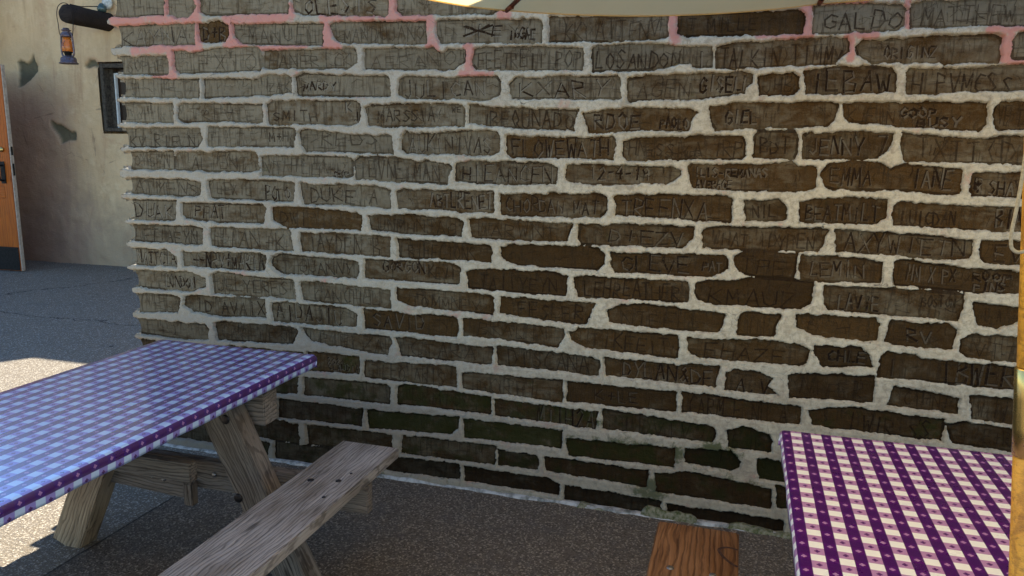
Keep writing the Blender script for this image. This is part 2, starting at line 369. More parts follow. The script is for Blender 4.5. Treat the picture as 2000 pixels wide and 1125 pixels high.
PINK = [(-2.982,2.165,-2.704,2.157,0.024),(-2.704,2.157,-2.537,2.168,0.023),(-2.686,2.300,-2.696,2.175,0.017),(-2.565,2.295,-2.502,2.258,0.029),(-2.515,2.270,-2.516,2.179,0.020),(-2.519,2.179,-2.525,2.029,0.023),(-2.882,2.029,-2.679,2.034,0.018),(-2.679,2.034,-2.524,2.035,0.018),(-2.671,2.020,-2.665,1.906,0.018),(-2.779,1.905,-2.654,1.901,0.009),(-2.329,2.162,-2.333,2.047,0.014),(-2.340,2.159,-2.189,2.157,0.022),(-2.334,2.041,-2.289,2.044,0.025),(-2.189,2.155,-2.002,2.156,0.016),(-1.841,2.157,-1.830,2.029,0.020),(-1.812,2.020,-1.786,2.020,0.018),(-2.011,2.189,-2.010,2.154,0.016),(-1.512,2.252,-1.511,2.146,0.019),(-1.820,2.146,-1.607,2.137,0.015),(-1.545,2.141,-1.341,2.124,0.017),(-1.334,2.120,-1.318,2.003,0.021),(-1.329,2.014,-1.313,2.010,0.019),(-1.154,2.006,-1.147,1.926,0.018),(-1.177,1.888,-1.050,1.887,0.016),(-1.007,2.136,-0.985,2.129,0.018),(-0.307,2.117,-0.292,2.011,0.018),(0.191,2.128,0.197,2.021,0.016),(0.019,2.020,0.198,2.014,0.009),(0.346,2.010,0.356,1.937,0.012),(0.380,2.020,0.432,2.019,0.012),(0.530,2.130,0.539,2.045,0.008),(0.856,2.027,0.869,1.928,0.017),(0.805,2.025,0.923,2.027,0.010),(0.889,1.913,0.937,1.909,0.006),(-2.197,2.022,-1.929,2.027,0.008),(0.229,2.139,0.387,2.131,0.007),]
PATCHES = [[(-8.94,2.55),(-8.90,2.57),(-8.80,2.54),(-8.69,2.64),(-8.64,2.50),(-8.65,2.43),(-8.81,2.32),(-8.91,2.25),(-8.99,2.23),(-8.95,2.37)],[(-8.51,1.83),(-8.32,1.76),(-8.13,1.67),(-8.12,1.58),(-8.37,1.54),(-8.40,1.66),(-8.49,1.72)],[(-7.92,2.48),(-7.79,2.58),(-7.72,2.55),(-7.68,2.48),(-7.83,2.44)]]
# ------------------------------------------------------------------ node helpers
class NT:
    def __init__(s, name):
        s.m = bpy.data.materials.new(name); s.m.use_nodes = True
        s.t = s.m.node_tree; s.t.nodes.clear()
        s.out = s.n('ShaderNodeOutputMaterial'); s.b = s.n('ShaderNodeBsdfPrincipled')
        s.l(s.b.outputs[0], s.out.inputs[0])
    def n(s, typ, **kw):
        x = s.t.nodes.new(typ)
        for k, v in kw.items(): setattr(x, k, v)
        return x
    def l(s, a, b): s.t.links.new(a, b)
    def put(s, v, sock):
        if isinstance(v, bpy.types.NodeSocket): s.l(v, sock)
        elif isinstance(v, (tuple, list)) and len(v) == 3 and sock.type == 'RGBA': sock.default_value = (*v, 1)
        else: sock.default_value = v
    def set(s, **kw):
        for k, v in kw.items(): s.put(v, s.b.inputs[k.replace('_', ' ')])
    def math(s, op, a, b=0.0, c=None, clamp=False):
        x = s.n('ShaderNodeMath', operation=op, use_clamp=clamp); s.put(a, x.inputs[0]); s.put(b, x.inputs[1])
        if c is not None: s.put(c, x.inputs[2])
        return x.outputs[0]
    def mix(s, f, a, b, blend='MIX'):
        x = s.n('ShaderNodeMix', data_type='RGBA', blend_type=blend)
        s.put(f, x.inputs[0]); s.put(a, x.inputs[6]); s.put(b, x.inputs[7]); return x.outputs[2]
    def noise(s, vec, scale, detail=4, rough=.55, dist=0.0, color=False):
        x = s.n('ShaderNodeTexNoise'); s.l(vec, x.inputs['Vector'])
        x.inputs['Scale'].default_value = scale; x.inputs['Detail'].default_value = detail
        x.inputs['Roughness'].default_value = rough; x.inputs['Distortion'].default_value = dist
        return x.outputs[1 if color else 0]
    def voro(s, vec, scale, feature='F1', out=0, rnd=1.0):
        x = s.n('ShaderNodeTexVoronoi', feature=feature); s.l(vec, x.inputs['Vector'])
        x.inputs['Scale'].default_value = scale; x.inputs['Randomness'].default_value = rnd
        return x.outputs[out]
    def ramp(s, v, lo, hi, a=0.0, b=1.0, smooth=True):
        x = s.n('ShaderNodeMapRange', interpolation_type='SMOOTHSTEP' if smooth else 'LINEAR')
        s.put(v, x.inputs[0]); s.put(lo, x.inputs[1]); s.put(hi, x.inputs[2]); s.put(a, x.inputs[3]); s.put(b, x.inputs[4])
        return x.outputs[0]
    def coord(s, which='Object', scale=None, loc=None, rnd=False):
        c = s.n('ShaderNodeTexCoord').outputs[which]
        if rnd:
            r = s.n('ShaderNodeObjectInfo').outputs['Random']
            v = s.n('ShaderNodeVectorMath', operation='ADD'); s.l(c, v.inputs[0])
            k = s.n('ShaderNodeCombineXYZ')
            q = s.math('MULTIPLY', r, 37.0)
            s.l(q, k.inputs[0]); s.l(q, k.inputs[1]); s.l(q, k.inputs[2]); s.l(k.outputs[0], v.inputs[1]); c = v.outputs[0]
        if scale or loc:
            m = s.n('ShaderNodeMapping'); s.l(c, m.inputs[0])
            if scale: m.inputs['Scale'].default_value = scale
            if loc: m.inputs['Location'].default_value = loc
            c = m.outputs[0]
        return c
    def pos(s):
        return s.n('ShaderNodeNewGeometry').outputs['Position']
    def mapped(s, c, scale):
        m = s.n('ShaderNodeMapping'); s.l(c, m.inputs[0]); m.inputs['Scale'].default_value = scale; return m.outputs[0]
    def bump(s, h, strength=.5, dist=.005, prev=None):
        x = s.n('ShaderNodeBump'); s.l(h, x.inputs['Height']); x.inputs['Strength'].default_value = strength
        x.inputs['Distance'].default_value = dist
        if prev is not None: s.l(prev, x.inputs['Normal'])
        return x.outputs[0]

def mat_brick():
    k = NT("burnt_adobe_brick"); p = k.pos()
    oi = k.n('ShaderNodeObjectInfo'); sep = k.n('ShaderNodeSeparateColor'); k.l(oi.outputs['Color'], sep.inputs[0])
    tone, brown, moss = sep.outputs[0], sep.outputs[1], sep.outputs[2]
    at = k.n('ShaderNodeAttribute', attribute_name='carve_shade'); cs = k.n('ShaderNodeSeparateColor'); k.l(at.outputs['Color'], cs.inputs[0])
    broad = k.noise(p, 7, 5, .6); mid = k.noise(p, 38, 5, .6, .6)
    streak = k.noise(k.mapped(p, (90, 90, 9)), 1.0, 4, .6)           # rubbed vertical scratches
    streakh = k.noise(k.mapped(p, (7, 7, 60)), 1.0, 4, .6, .8)
    fine = k.noise(p, 420, 3, .6)
    clean = k.mix(broad, (.245, .198, .122), (.200, .160, .098))
    smud = k.noise(k.mapped(p, (9, 9, 17)), 1.0, 3, .6, .8)
    bm = k.math('ADD', brown, k.math('MULTIPLY', k.math('SUBTRACT', mid, .5), .55), clamp=False)
    bm = k.math('ADD', bm, k.math('MULTIPLY', k.math('SUBTRACT', smud, .5), 1.5))
    bm = k.math('ADD', bm, k.math('MULTIPLY', k.math('SUBTRACT', broad, .5), 1.1))
    bm = k.ramp(bm, .10, .95)
    c = k.mix(bm, clean, k.mix(smud, (.120, .058, .012), (.060, .030, .007)))
    c = k.mix(k.math('MULTIPLY', k.ramp(streak, .50, .66), .62), c, (.042, .025, .010))
    c = k.mix(k.math('MULTIPLY', k.ramp(streakh, .54, .70), .5), c, (.038, .022, .009))
    c = k.mix(k.math('MULTIPLY', k.ramp(fine, .45, .75), .30), c, (.24, .20, .14))
    # moss, wet grime
    mm = k.ramp(k.math('ADD', k.math('MULTIPLY', moss, 1.3), k.math('MULTIPLY', k.math('SUBTRACT', k.noise(p, 11, 5, .7), .5), 3.2)), .42, 1.1)
    c = k.mix(k.math('MULTIPLY', mm, .85), c, (.052, .056, .010))
    # lime specks
    sp = k.ramp(k.voro(p, 62), .05, .015); sp = k.math('MULTIPLY', sp, k.ramp(k.noise(p, 30, 2), .58, .66))
    c = k.mix(sp, c, (.42, .40, .34))
    dark = k.math('MULTIPLY', cs.outputs[0], k.ramp(k.noise(p, 75, 3), .25, .5, .45, 1.0))
    c = k.mix(dark, c, (.026, .013, .005))
    c = k.mix(k.math('MULTIPLY', cs.outputs[1], .5), c, (.34, .31, .24))
    # tone
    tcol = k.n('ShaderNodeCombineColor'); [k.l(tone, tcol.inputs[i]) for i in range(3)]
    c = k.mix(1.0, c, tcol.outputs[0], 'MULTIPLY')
    k.set(Base_Color=c, Roughness=k.ramp(mid, .3, .7, .7, .95), Specular_IOR_Level=.12)
    h = k.math('ADD', k.math('MULTIPLY', mid, 1.0), k.math('ADD', k.math('MULTIPLY', streak, .5), k.math('ADD', k.math('MULTIPLY', fine, .22), k.math('MULTIPLY', streakh, .5))))
    h = k.math('SUBTRACT', h, k.math('MULTIPLY', cs.outputs[0], .5))
    k.set(Normal=k.bump(h, .9, .008))
    return k.m

def mat_mortar():
    k = NT("lime_mortar"); p = k.pos()
    at = k.n('ShaderNodeAttribute', attribute_name='paint'); cs = k.n('ShaderNodeSeparateColor'); k.l(at.outputs['Color'], cs.inputs[0])
    a = k.noise(p, 3.2, 4, .6); b = k.noise(p, 45, 6, .68, .4); pxz = k.n('ShaderNodeSeparateXYZ'); k.l(p, pxz.inputs[0]); f = k.noise(p, 260, 4, .7)
    c = k.mix(a, (.70, .595, .405), (.60, .52, .37))
    c = k.mix(k.math('MULTIPLY', k.ramp(k.math('ADD', pxz.outputs[0], k.math('MULTIPLY', a, 1.6)), .3, -1.3), .85), c, (.42, .355, .26))
    c = k.mix(k.ramp(k.noise(p, 14, 4, .7), .48, .70), c, (.50, .41, .275))
    c = k.mix(k.ramp(b, .42, .68), c, (.42, .345, .235))
    c = k.mix(k.math('MULTIPLY', k.ramp(f, .54, .72), .6), c, (.19, .155, .105))
    c = k.mix(k.math('MULTIPLY', k.ramp(f, .48, .25), .5), c, (.62, .60, .54))
    c = k.mix(k.math('MULTIPLY', k.ramp(k.noise(p, 9, 4, .7), .55, .75), .35), c, (.36, .29, .19))
    pk = k.ramp(k.math('ADD', cs.outputs[0], k.math('ADD', k.math('MULTIPLY', k.math('SUBTRACT', k.noise(p, 60, 5, .75), .5), 1.3), k.math('MULTIPLY', k.math('SUBTRACT', k.noise(p, 9, 4, .6), .5), 2.4))), .25, .95)
    c = k.mix(k.math('MULTIPLY', pk, .86), c, k.mix(b, (.68, .20, .15), (.62, .33, .25)))
    ms = k.ramp(k.math('ADD', cs.outputs[1], k.math('MULTIPLY', k.math('SUBTRACT', k.noise(p, 22, 6, .7), .5), 2.0)), .5, .9)
    c = k.mix(ms, c, (.085, .10, .020))
    c = k.mix(k.math('MULTIPLY', cs.outputs[2], .72), c, (.11, .10, .085))
    cr = k.ramp(k.math('ADD', k.voro(k.mapped(p, (1, 1, 1)), 13, 'DISTANCE_TO_EDGE'), k.math('MULTIPLY', k.noise(p, 60, 3), .02)), .018, .010)
    cr = k.math('MULTIPLY', cr, k.ramp(k.noise(p, 4, 3), .52, .60))
    c = k.mix(k.math('MULTIPLY', cr, .75), c, (.07, .06, .05))
    k.set(Base_Color=c, Roughness=.92, Specular_IOR_Level=.2)
    h = k.math('ADD', k.math('MULTIPLY', b, 1.0), k.math('MULTIPLY', f, .45))
    h = k.math('SUBTRACT', h, k.math('MULTIPLY', cr, .3))
    tr = k.noise(k.mapped(p, (12, 12, 70)), 1.0, 4, .6)
    h = k.math('ADD', h, k.math('MULTIPLY', tr, .8))
    k.set(Normal=k.bump(h, .55, .006))
    return k.m

def mat_ground():
    k = NT("exposed_aggregate_concrete"); p = k.pos()
    a = k.noise(p, .55, 4, .6); b = k.noise(p, 6, 5, .65)
    v = k.n('ShaderNodeTexVoronoi', feature='F1'); k.l(p, v.inputs['Vector']); v.inputs['Scale'].default_value = 150
    vc = k.n('ShaderNodeSeparateColor'); k.l(v.outputs['Color'], vc.inputs[0])
    f = k.noise(p, 190, 3, .7); g = k.noise(p, 70, 4, .75)
    c = k.mix(a, (.190, .155, .108), (.150, .124, .092))
    sx = k.n('ShaderNodeSeparateXYZ'); k.l(p, sx.inputs[0]); shade_side = k.ramp(sx.outputs[0], -2.40, -2.39)  # right of the joint, shade is put into the concrete's colour
    c = k.mix(shade_side, c, k.mix(a, (.160, .126, .090), (.124, .098, .072)))
    c = k.mix(k.math('MULTIPLY', k.ramp(vc.outputs[0], .55, .95), .7), c, k.mix(shade_side, (.16, .14, .12), (.060, .050, .040)))
    c = k.mix(k.math('MULTIPLY', k.ramp(vc.outputs[1], .70, .98), .8), c, k.mix(shade_side, (.50, .45, .36), (.38, .31, .23)))
    c = k.mix(k.math('MULTIPLY', k.ramp(g, .48, .70), .75), c, k.mix(shade_side, (.14, .125, .105), (.045, .037, .030)))
    c = k.mix(k.math('MULTIPLY', k.ramp(f, .50, .72), .45), c, k.mix(shade_side, (.46, .42, .35), (.20, .17, .14)))
    c = k.mix(k.math('MULTIPLY', k.ramp(b, .50, .78), .5), c, (.11, .10, .09))
    # cracks and the saw-cut joint that runs towards the wall
    xyz = k.n('ShaderNodeSeparateXYZ'); k.l(p, xyz.inputs[0])
    wob = k.math('MULTIPLY', k.math('SUBTRACT', k.noise(p, 1.6, 5, .7), .5), .9)
    cr = k.math('ABSOLUTE', k.math('ADD', k.math('ADD', k.math('MULTIPLY', k.math('SUBTRACT', xyz.outputs[0], -6.85), .93), k.math('MULTIPLY', k.math('SUBTRACT', xyz.outputs[1], 7.0), -.36)), wob))
    cr = k.math('MULTIPLY', k.ramp(cr, .020, .006), k.ramp(xyz.outputs[1], 4.8, 5.4))
    cr2 = k.math('ABSOLUTE', k.math('ADD', k.math('SUBTRACT', xyz.outputs[1], 5.35), k.math('MULTIPLY', wob, .8)))
    cr2 = k.math('MULTIPLY', k.ramp(cr2, .016, .005), k.ramp(xyz.outputs[0], -4.0, -4.6))
    jt = k.ramp(k.math('ABSOLUTE', k.math('ADD', k.math('SUBTRACT', xyz.outputs[0], -2.395), k.math('MULTIPLY', wob, .02))), .007, .003)
    jt = k.math('MULTIPLY', jt, k.ramp(xyz.outputs[1], 3.22, 3.18))
    line = k.math('MAXIMUM', k.math('MAXIMUM', cr, cr2), jt)
    c = k.mix(k.math('MULTIPLY', line, .75), c, (.03, .028, .025))
    spot = k.ramp(k.voro(p, 2.3), .055, .035)
    c = k.mix(k.math('MULTIPLY', spot, .75), c, (.03, .028, .026))
    k.set(Base_Color=c, Roughness=.95, Specular_IOR_Level=.08)
    h = k.math('ADD', k.math('ADD', v.outputs[0], k.math('MULTIPLY', f, .8)), k.math('MULTIPLY', g, 1.5))
    h = k.math('SUBTRACT', h, k.math('MULTIPLY', line, 2.0))
    k.set(Normal=k.bump(h, .8, .004))
    return k.m

def mat_stucco():
    k = NT("stained_stucco"); p = k.pos()
    at = k.n('ShaderNodeAttribute', attribute_name='patch'); cs = k.n('ShaderNodeSeparateColor'); k.l(at.outputs['Color'], cs.inputs[0])
    xyz = k.n('ShaderNodeSeparateXYZ'); k.l(p, xyz.inputs[0])
    a = k.noise(p, .9, 4, .6, .3); s = k.noise(k.mapped(p, (3.4, 3.4, .55)), 1.0, 5, .65, .5); b = k.noise(p, 6, 6, .65); f = k.noise(p, 60, 4, .6)
    c = k.mix(k.ramp(a, .3, .7), (.68, .505, .285), (.57, .415, .230))
    c = k.mix(k.math('MULTIPLY', k.ramp(s, .48, .72), .65), c, (.42, .26, .14))
    c = k.mix(k.math('MULTIPLY', k.ramp(b, .52, .72), .45), c, (.72, .57, .34))
    c = k.mix(k.math('MULTIPLY', k.ramp(k.noise(p, 2.4, 5, .7, 1.0), .56, .70), .35), c, (.42, .235, .15))
    low = k.ramp(k.math('ADD', xyz.outputs[2], k.math('MULTIPLY', k.math('SUBTRACT', b, .5), 1.1)), 1.25, .15)
    c = k.mix(k.math('MULTIPLY', low, .62), c, (.25, .20, .145))
    lf = k.ramp(k.math('ADD', xyz.outputs[0], k.math('MULTIPLY', k.math('SUBTRACT', s, .5), 1.6)), -7.75, -8.6)
    lf = k.math('MULTIPLY', lf, k.ramp(k.math('ADD', xyz.outputs[2], k.math('MULTIPLY', a, .6)), 2.75, 2.2))
    c = k.mix(k.math('MULTIPLY', lf, .62), c, (.25, .155, .125))
    pc = k.mix(b, (.17, .150, .090), (.10, .092, .060))
    c = k.mix(cs.outputs[0], c, pc)
    cr = k.ramp(k.math('ADD', k.voro(p, 1.7, 'DISTANCE_TO_EDGE'), k.math('MULTIPLY', k.math('SUBTRACT', b, .5), .12)), .008, .002)
    c = k.mix(k.math('MULTIPLY', cr, k.math('MULTIPLY', k.ramp(a, .5, .6), .4)), c, (.08, .06, .05))
    k.set(Base_Color=c, Roughness=.92, Specular_IOR_Level=.1)
    k.set(Normal=k.bump(k.math('ADD', k.math('MULTIPLY', b, 1.0), k.math('MULTIPLY', f, .25)), .7, .03))
    return k.m

def mat_wood(name, light, midc, dark, rough=.85, grain=1.0, spec=.15, hi=1.6):
    # grain runs along local X
    k = NT(name); c0 = k.coord('Object', rnd=True)
    warp = k.noise(k.mapped(c0, (1.3, 6, 6)), 1.0, 3, .5, .4)
    sh = k.n('ShaderNodeVectorMath', operation='MULTIPLY_ADD'); k.l(k.noise(k.mapped(c0, (1.6, 5, 5)), 1.0, 3, .5, color=True), sh.inputs[0])
    sh.inputs[1].default_value = (0, .085, .05); k.l(c0, sh.inputs[2])
    rings = k.n('ShaderNodeTexWave', wave_type='BANDS', bands_direction='Y', wave_profile='SIN'); k.l(k.mapped(sh.outputs[0], (.35, 1, .8)), rings.inputs['Vector'])
    rings.inputs['Scale'].default_value = 22 * grain; rings.inputs['Distortion'].default_value = 7.0; rings.inputs['Detail'].default_value = 3; rings.inputs['Detail Scale'].default_value = 1.1
    fib = k.noise(k.mapped(sh.outputs[0], (3.5, 150, 150)), 1.0, 4, .65)
    fib2 = k.noise(k.mapped(sh.outputs[0], (1.6, 42, 42)), 1.0, 4, .6)
    big = k.noise(k.mapped(c0, (2, 6, 6)), 1.0, 4, .6)
    c = k.mix(k.ramp(big, .35, .68), light, midc)
    groove = k.math('MULTIPLY', k.ramp(rings.outputs[1], .34, .0), .5)
    c = k.mix(groove, c, dark)
    c = k.mix(k.math('MULTIPLY', k.ramp(fib, .50, .72), .75), c, dark)
    c = k.mix(k.math('MULTIPLY', k.ramp(fib2, .55, .78), .55), c, dark)
    c = k.mix(k.math('MULTIPLY', k.ramp(fib, .46, .28), .35), c, tuple(min(1, q * hi) for q in light))
    kn = k.ramp(k.voro(k.mapped(sh.outputs[0], (2.2, 9, 9)), 1.0), .13, .06)
    c = k.mix(k.math('MULTIPLY', kn, .7), c, tuple(q * .6 for q in dark))
    k.set(Base_Color=c, Roughness=rough, Specular_IOR_Level=spec)
    h = k.math('ADD', k.math('MULTIPLY', rings.outputs[1], .35), k.math('ADD', k.math('MULTIPLY', fib, -.8), k.math('MULTIPLY', fib2, -.8)))
    k.set(Normal=k.bump(h, .75, .004))
    return k.m

def mat_simple(name, col, rough=.6, metal=0.0, spec=.5, var=.25, scale=30, bump=.2, col2=None, sss=None):
    k = NT(name); p = k.coord('Object')
    a = k.noise(p, scale, 5, .65)
    c2 = col2 if col2 else tuple(q * (1 - var * 1.6) for q in col)
    c = k.mix(k.ramp(a, .35, .68), col, c2)
    k.set(Base_Color=c, Roughness=k.ramp(a, .3, .7, rough * .8, min(1, rough * 1.15)), Metallic=metal, Specular_IOR_Level=spec)
    if bump: k.set(Normal=k.bump(a, bump, .002))
    return k.m

P = 0.0565     # one repeat of the check
def mat_cloth(u0, v0, gloss=1.0):
    """checked vinyl: solid purple bands along the table, half-tone bands across it, a small woven motif at every crossing"""
    k = NT("checked_vinyl_cloth"); uv = k.n('ShaderNodeUVMap').outputs[0]
    s = k.n('ShaderNodeSeparateXYZ'); k.l(uv, s.inputs[0])
    fx = k.math('FRACT', k.math('MULTIPLY', k.math('SUBTRACT', s.outputs[0], u0), 1 / P))
    fy = k.math('FRACT', k.math('MULTIPLY', k.math('SUBTRACT', s.outputs[1], v0), 1 / P))
    edge = lambda f: k.math('MULTIPLY', k.ramp(f, 0, .02), k.ramp(f, .5, .48))
    A = edge(fx)            # 1 in a purple band
    B = edge(fy)            # 1 in a band without ink: white squares and the light motif
    # local coordinates inside a half-cell
    def loc(f):
        h = k.math('FRACT', k.math('MULTIPLY', f, 2.0)); return k.math('ABSOLUTE', k.math('MULTIPLY', k.math('SUBTRACT', h, .5), 1.0))
    lx, ly = loc(fx), loc(fy)
    mx, mn = k.math('MAXIMUM', lx, ly), k.math('MINIMUM', lx, ly)
    dx = k.math('SUBTRACT', mx, .12); d = k.math('SQRT', k.math('ADD', k.math('MULTIPLY', dx, dx), k.math('MULTIPLY', mn, mn)))
    # four lobed flower with a gap in its middle
    dg = k.math('SUBTRACT', mn, .085); d2 = k.math('SUBTRACT', mx, .125)
    dd = k.math('SQRT', k.math('ADD', k.math('MULTIPLY', dg, dg), k.math('MULTIPLY', d2, d2)))
    fl = k.math('MAXIMUM', k.ramp(d, .105, .085), k.ramp(mx, .06, .04))
    weave = k.math('ADD', k.math('SINE', k.math('MULTIPLY', s.outputs[0], 6200)), k.math('SINE', k.math('MULTIPLY', s.outputs[1], 6200)))
    purple = (.050, .001, .150) if gloss > .5 else (.075, .001, .125); lilac = (.30, .24, .60) if gloss > .5 else (.44, .23, .42); white = (.58, .73, .90) if gloss > .5 else (.88, .88, .82)  # glossy cloth: blue sky glare is put into these colours
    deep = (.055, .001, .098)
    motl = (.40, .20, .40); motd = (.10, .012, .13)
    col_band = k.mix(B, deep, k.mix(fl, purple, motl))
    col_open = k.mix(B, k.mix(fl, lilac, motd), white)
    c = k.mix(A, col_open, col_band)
    n = k.noise(uv, 9, 4, .6)
    k.set(Base_Color=c, Roughness=k.ramp(n, .35, .65, .27, .31), Specular_IOR_Level=.25 + .65 * gloss, Specular_Tint=(.3, .42, 1.0), Coat_Weight=1.0 * gloss, Coat_Roughness=.16, Coat_IOR=2.1)  # blue specular tint adds sky colour to the reflections
    k.set(Normal=k.bump(k.math('ADD', k.math('MULTIPLY', n, .8), k.math('MULTIPLY', weave, .05)), .35, .0012))
    return k.m

def mat_canopy():
    k = NT("umbrella_canvas"); p = k.coord('Object'); n = k.noise(p, 5, 5, .6); w = k.noise(k.mapped(p, (300, 300, 300)), 1, 2)
    c = k.mix(n, (.86, .66, .33), (.78, .57, .26))
    d = k.n('ShaderNodeBsdfDiffuse'); t = k.n('ShaderNodeBsdfTranslucent'); k.l(c, d.inputs[0]); k.l(c, t.inputs[0])
    nb = k.bump(k.math('ADD', n, k.math('MULTIPLY', w, .1)), .4, .01); k.l(nb, d.inputs['Normal'])
    x = k.n('ShaderNodeMixShader'); x.inputs[0].default_value = .60; k.l(d.outputs[0], x.inputs[1]); k.l(t.outputs[0], x.inputs[2])
    k.l(x.outputs[0], k.out.inputs[0]); k.t.nodes.remove(k.b)
    return k.m

def mat_glass(name, col, rough=.1, trans=.8):
    k = NT(name); k.set(Base_Color=col, Roughness=rough, Transmission_Weight=trans, IOR=1.45); return k.m

M = dict(
    brick=mat_brick(), mortar=mat_mortar(), ground=mat_ground(), stucco=mat_stucco(),
    wood=mat_wood("weathered_grey_wood", (.40, .352, .300), (.205, .165, .125), (.036, .027, .020)),
    leg=mat_wood("worn_tan_wood", (.235, .192, .148), (.138, .108, .080), (.026, .018, .013), grain=1.1),
    tanleg=mat_wood("bounce_lit_tan_wood", (.46, .35, .22), (.30, .21, .125), (.05, .034, .020), grain=1.0),  # lighter leg wood, bounce light from the ground put into its colour
    redwood=mat_wood("stained_red_wood", (.235, .120, .058), (.135, .058, .022), (.030, .012, .006), rough=.6, grain=.7),
    pole=mat_wood("varnished_pole_wood", (.80, .40, .045), (.68, .31, .032), (.30, .12, .018), rough=.35, grain=.5, spec=.4, hi=1.2),
    log=mat_wood("blackened_log", (.030, .022, .018), (.022, .017, .014), (.008, .006, .005), rough=.8),
    door=mat_wood("orange_varnished_door", (.44, .105, .004), (.38, .085, .003), (.20, .045, .003), rough=.5, grain=.4, spec=.25, hi=1.15),
    brass=mat_simple("brass_sleeve", (.62, .47, .18), .28, 1.0, scale=14, col2=(.45, .33, .11), bump=.1),
    bolt=mat_simple("rusty_bolt", (.045, .040, .040), .45, .8, scale=90),
    zinc=mat_simple("zinc_bolt", (.30, .29, .28), .4, .9, scale=90),
    iron=mat_simple("black_iron", (.010, .009, .008), .6, .0, .2, scale=40),
    lantern=mat_simple("worn_lantern_metal", (.155, .140, .165), .5, .75, scale=55, col2=(.13, .075, .06)),
    amber=mat_glass("amber_globe", (.95, .30, .03), .18, .55),
    darkglass=mat_simple("dark_window_glass", (.035, .022, .014), .25, 0, .15, scale=2, bump=0),
    frame=mat_simple("old_window_frame", (.090, .078, .058), .8, 0, .15, scale=35, col2=(.030, .026, .020)),
    sash=mat_simple("pale_sash_strip", (.62, .66, .62), .5, scale=35, var=.1),
    edge=mat_simple("bare_door_edge", (.44, .36, .27), .7, scale=25, var=.2),
    cord=mat_simple("cotton_cord", (.42, .36, .24), .9, scale=200, var=.2),
    pale=mat_simple("chalky_plate", (.60, .58, .50), .7, scale=40, col2=(.30, .32, .28)),
    green=mat_simple("green_glass_fitting", (.05, .09, .08), .25, 0, .6, scale=30),
    rib=mat_simple("umbrella_rib_wood", (.16, .045, .02), .5, scale=30),
    lip=mat_simple("whitish_base_lip", (.46, .44, .40), .8, scale=24, col2=(.12, .12, .10), bump=.8),  # whitish mottled strip at the wall foot
    mosslump=mat_simple("mossy_mortar_lump", (.22, .20, .13), .95, scale=60, col2=(.050, .060, .010), bump=1.0),
    underside=mat_simple("vinyl_backing", (.5, .48, .45), .9, scale=60, var=.1),
    ringdark=mat_simple("dark_ring_mark", (.045, .016, .008), .8, scale=60),
    umbase=mat_simple("cast_iron_base", (.03, .03, .03), .6, .4, scale=20),
)

# ------------------------------------------------------------------ object helpers
def link(o, parent=None):
    COL.objects.link(o)
    if parent: o.parent = parent
    return o
def mesh_obj(name, V, F, m, parent=None, smooth=False):
    me = bpy.data.meshes.new(name); me.from_pydata([tuple(v) for v in V], [], F); me.update()
    if m: me.materials.append(m)
    if smooth: me.polygons.foreach_set('use_smooth', [True] * len(me.polygons))
    return link(bpy.data.objects.new(name, me), parent)
def bm_obj(name, bm, m, parent=None, smooth=False):
    me = bpy.data.meshes.new(name); bm.normal_update(); bm.to_mesh(me); bm.free(); me.materials.append(m)
    if smooth: me.polygons.foreach_set('use_smooth', [True] * len(me.polygons))
    return link(bpy.data.objects.new(name, me), parent)
def thing(name, label, cat, loc=(0, 0, 0), group=None):
    o = link(bpy.data.objects.new(name, None)); o.location = loc; o.empty_display_size = .1
    o['label'] = label; o['category'] = cat
    if group: o['group'] = group
    return o
def board(name, a, b, w, t, m, parent, up=(0, 0, 1), bevel=.004, sub=6, warp=.0015):
    """timber from a to b; w across, t thick along 'up'; grain along its own X"""
    a, b = Vector(a), Vector(b); L = (b - a).length; x = (b - a).normalized()
    z = Vector(up); z = (z - x * z.dot(x)).normalized(); y = z.cross(x)
    bm = bmesh.new(); bmesh.ops.create_cube(bm, size=1)
    for v in bm.verts: v.co = Vector((v.co.x * L, v.co.y * w, v.co.z * t))
    bmesh.ops.bevel(bm, geom=bm.edges[:], offset=bevel, segments=2, affect='EDGES')
    if sub:
        for i in range(1, sub):
            g = bm.verts[:] + bm.edges[:] + bm.faces[:]
            bmesh.ops.bisect_plane(bm, geom=g, plane_co=(-L / 2 + L * i / sub, 0, 0), plane_no=(1, 0, 0))
        for v in bm.verts:
            v.co.y += random.uniform(-warp, warp); v.co.z += random.uniform(-warp, warp) * .5
    o = bm_obj(name, bm, m, parent)
    mw = Matrix((x, y, z)).transposed().to_4x4(); mw.translation = (a + b) / 2
    o.matrix_local = (Matrix.Translation(-parent.location) if parent else Matrix()) @ mw
    return o
def lathe(prof, seg=24, axis='Z'):
    bm = bmesh.new(); rings = []
    for r, z in prof:
        if r < 1e-5: rings.append([bm.verts.new((0, 0, z))])
        else: rings.append([bm.verts.new((r * math.cos(2 * math.pi * i / seg), r * math.sin(2 * math.pi * i / seg), z)) for i in range(seg)])
    for A, B in zip(rings, rings[1:]):
        if len(A) == 1 and len(B) == 1: continue
        for i in range(seg):
            j = (i + 1) % seg
            if len(A) == 1: bm.faces.new((A[0], B[i], B[j]))
            elif len(B) == 1: bm.faces.new((A[i], A[j], B[0]))
            else: bm.faces.new((A[i], A[j], B[j], B[i]))
    bmesh.ops.recalc_face_normals(bm, faces=bm.faces[:])
    return bm
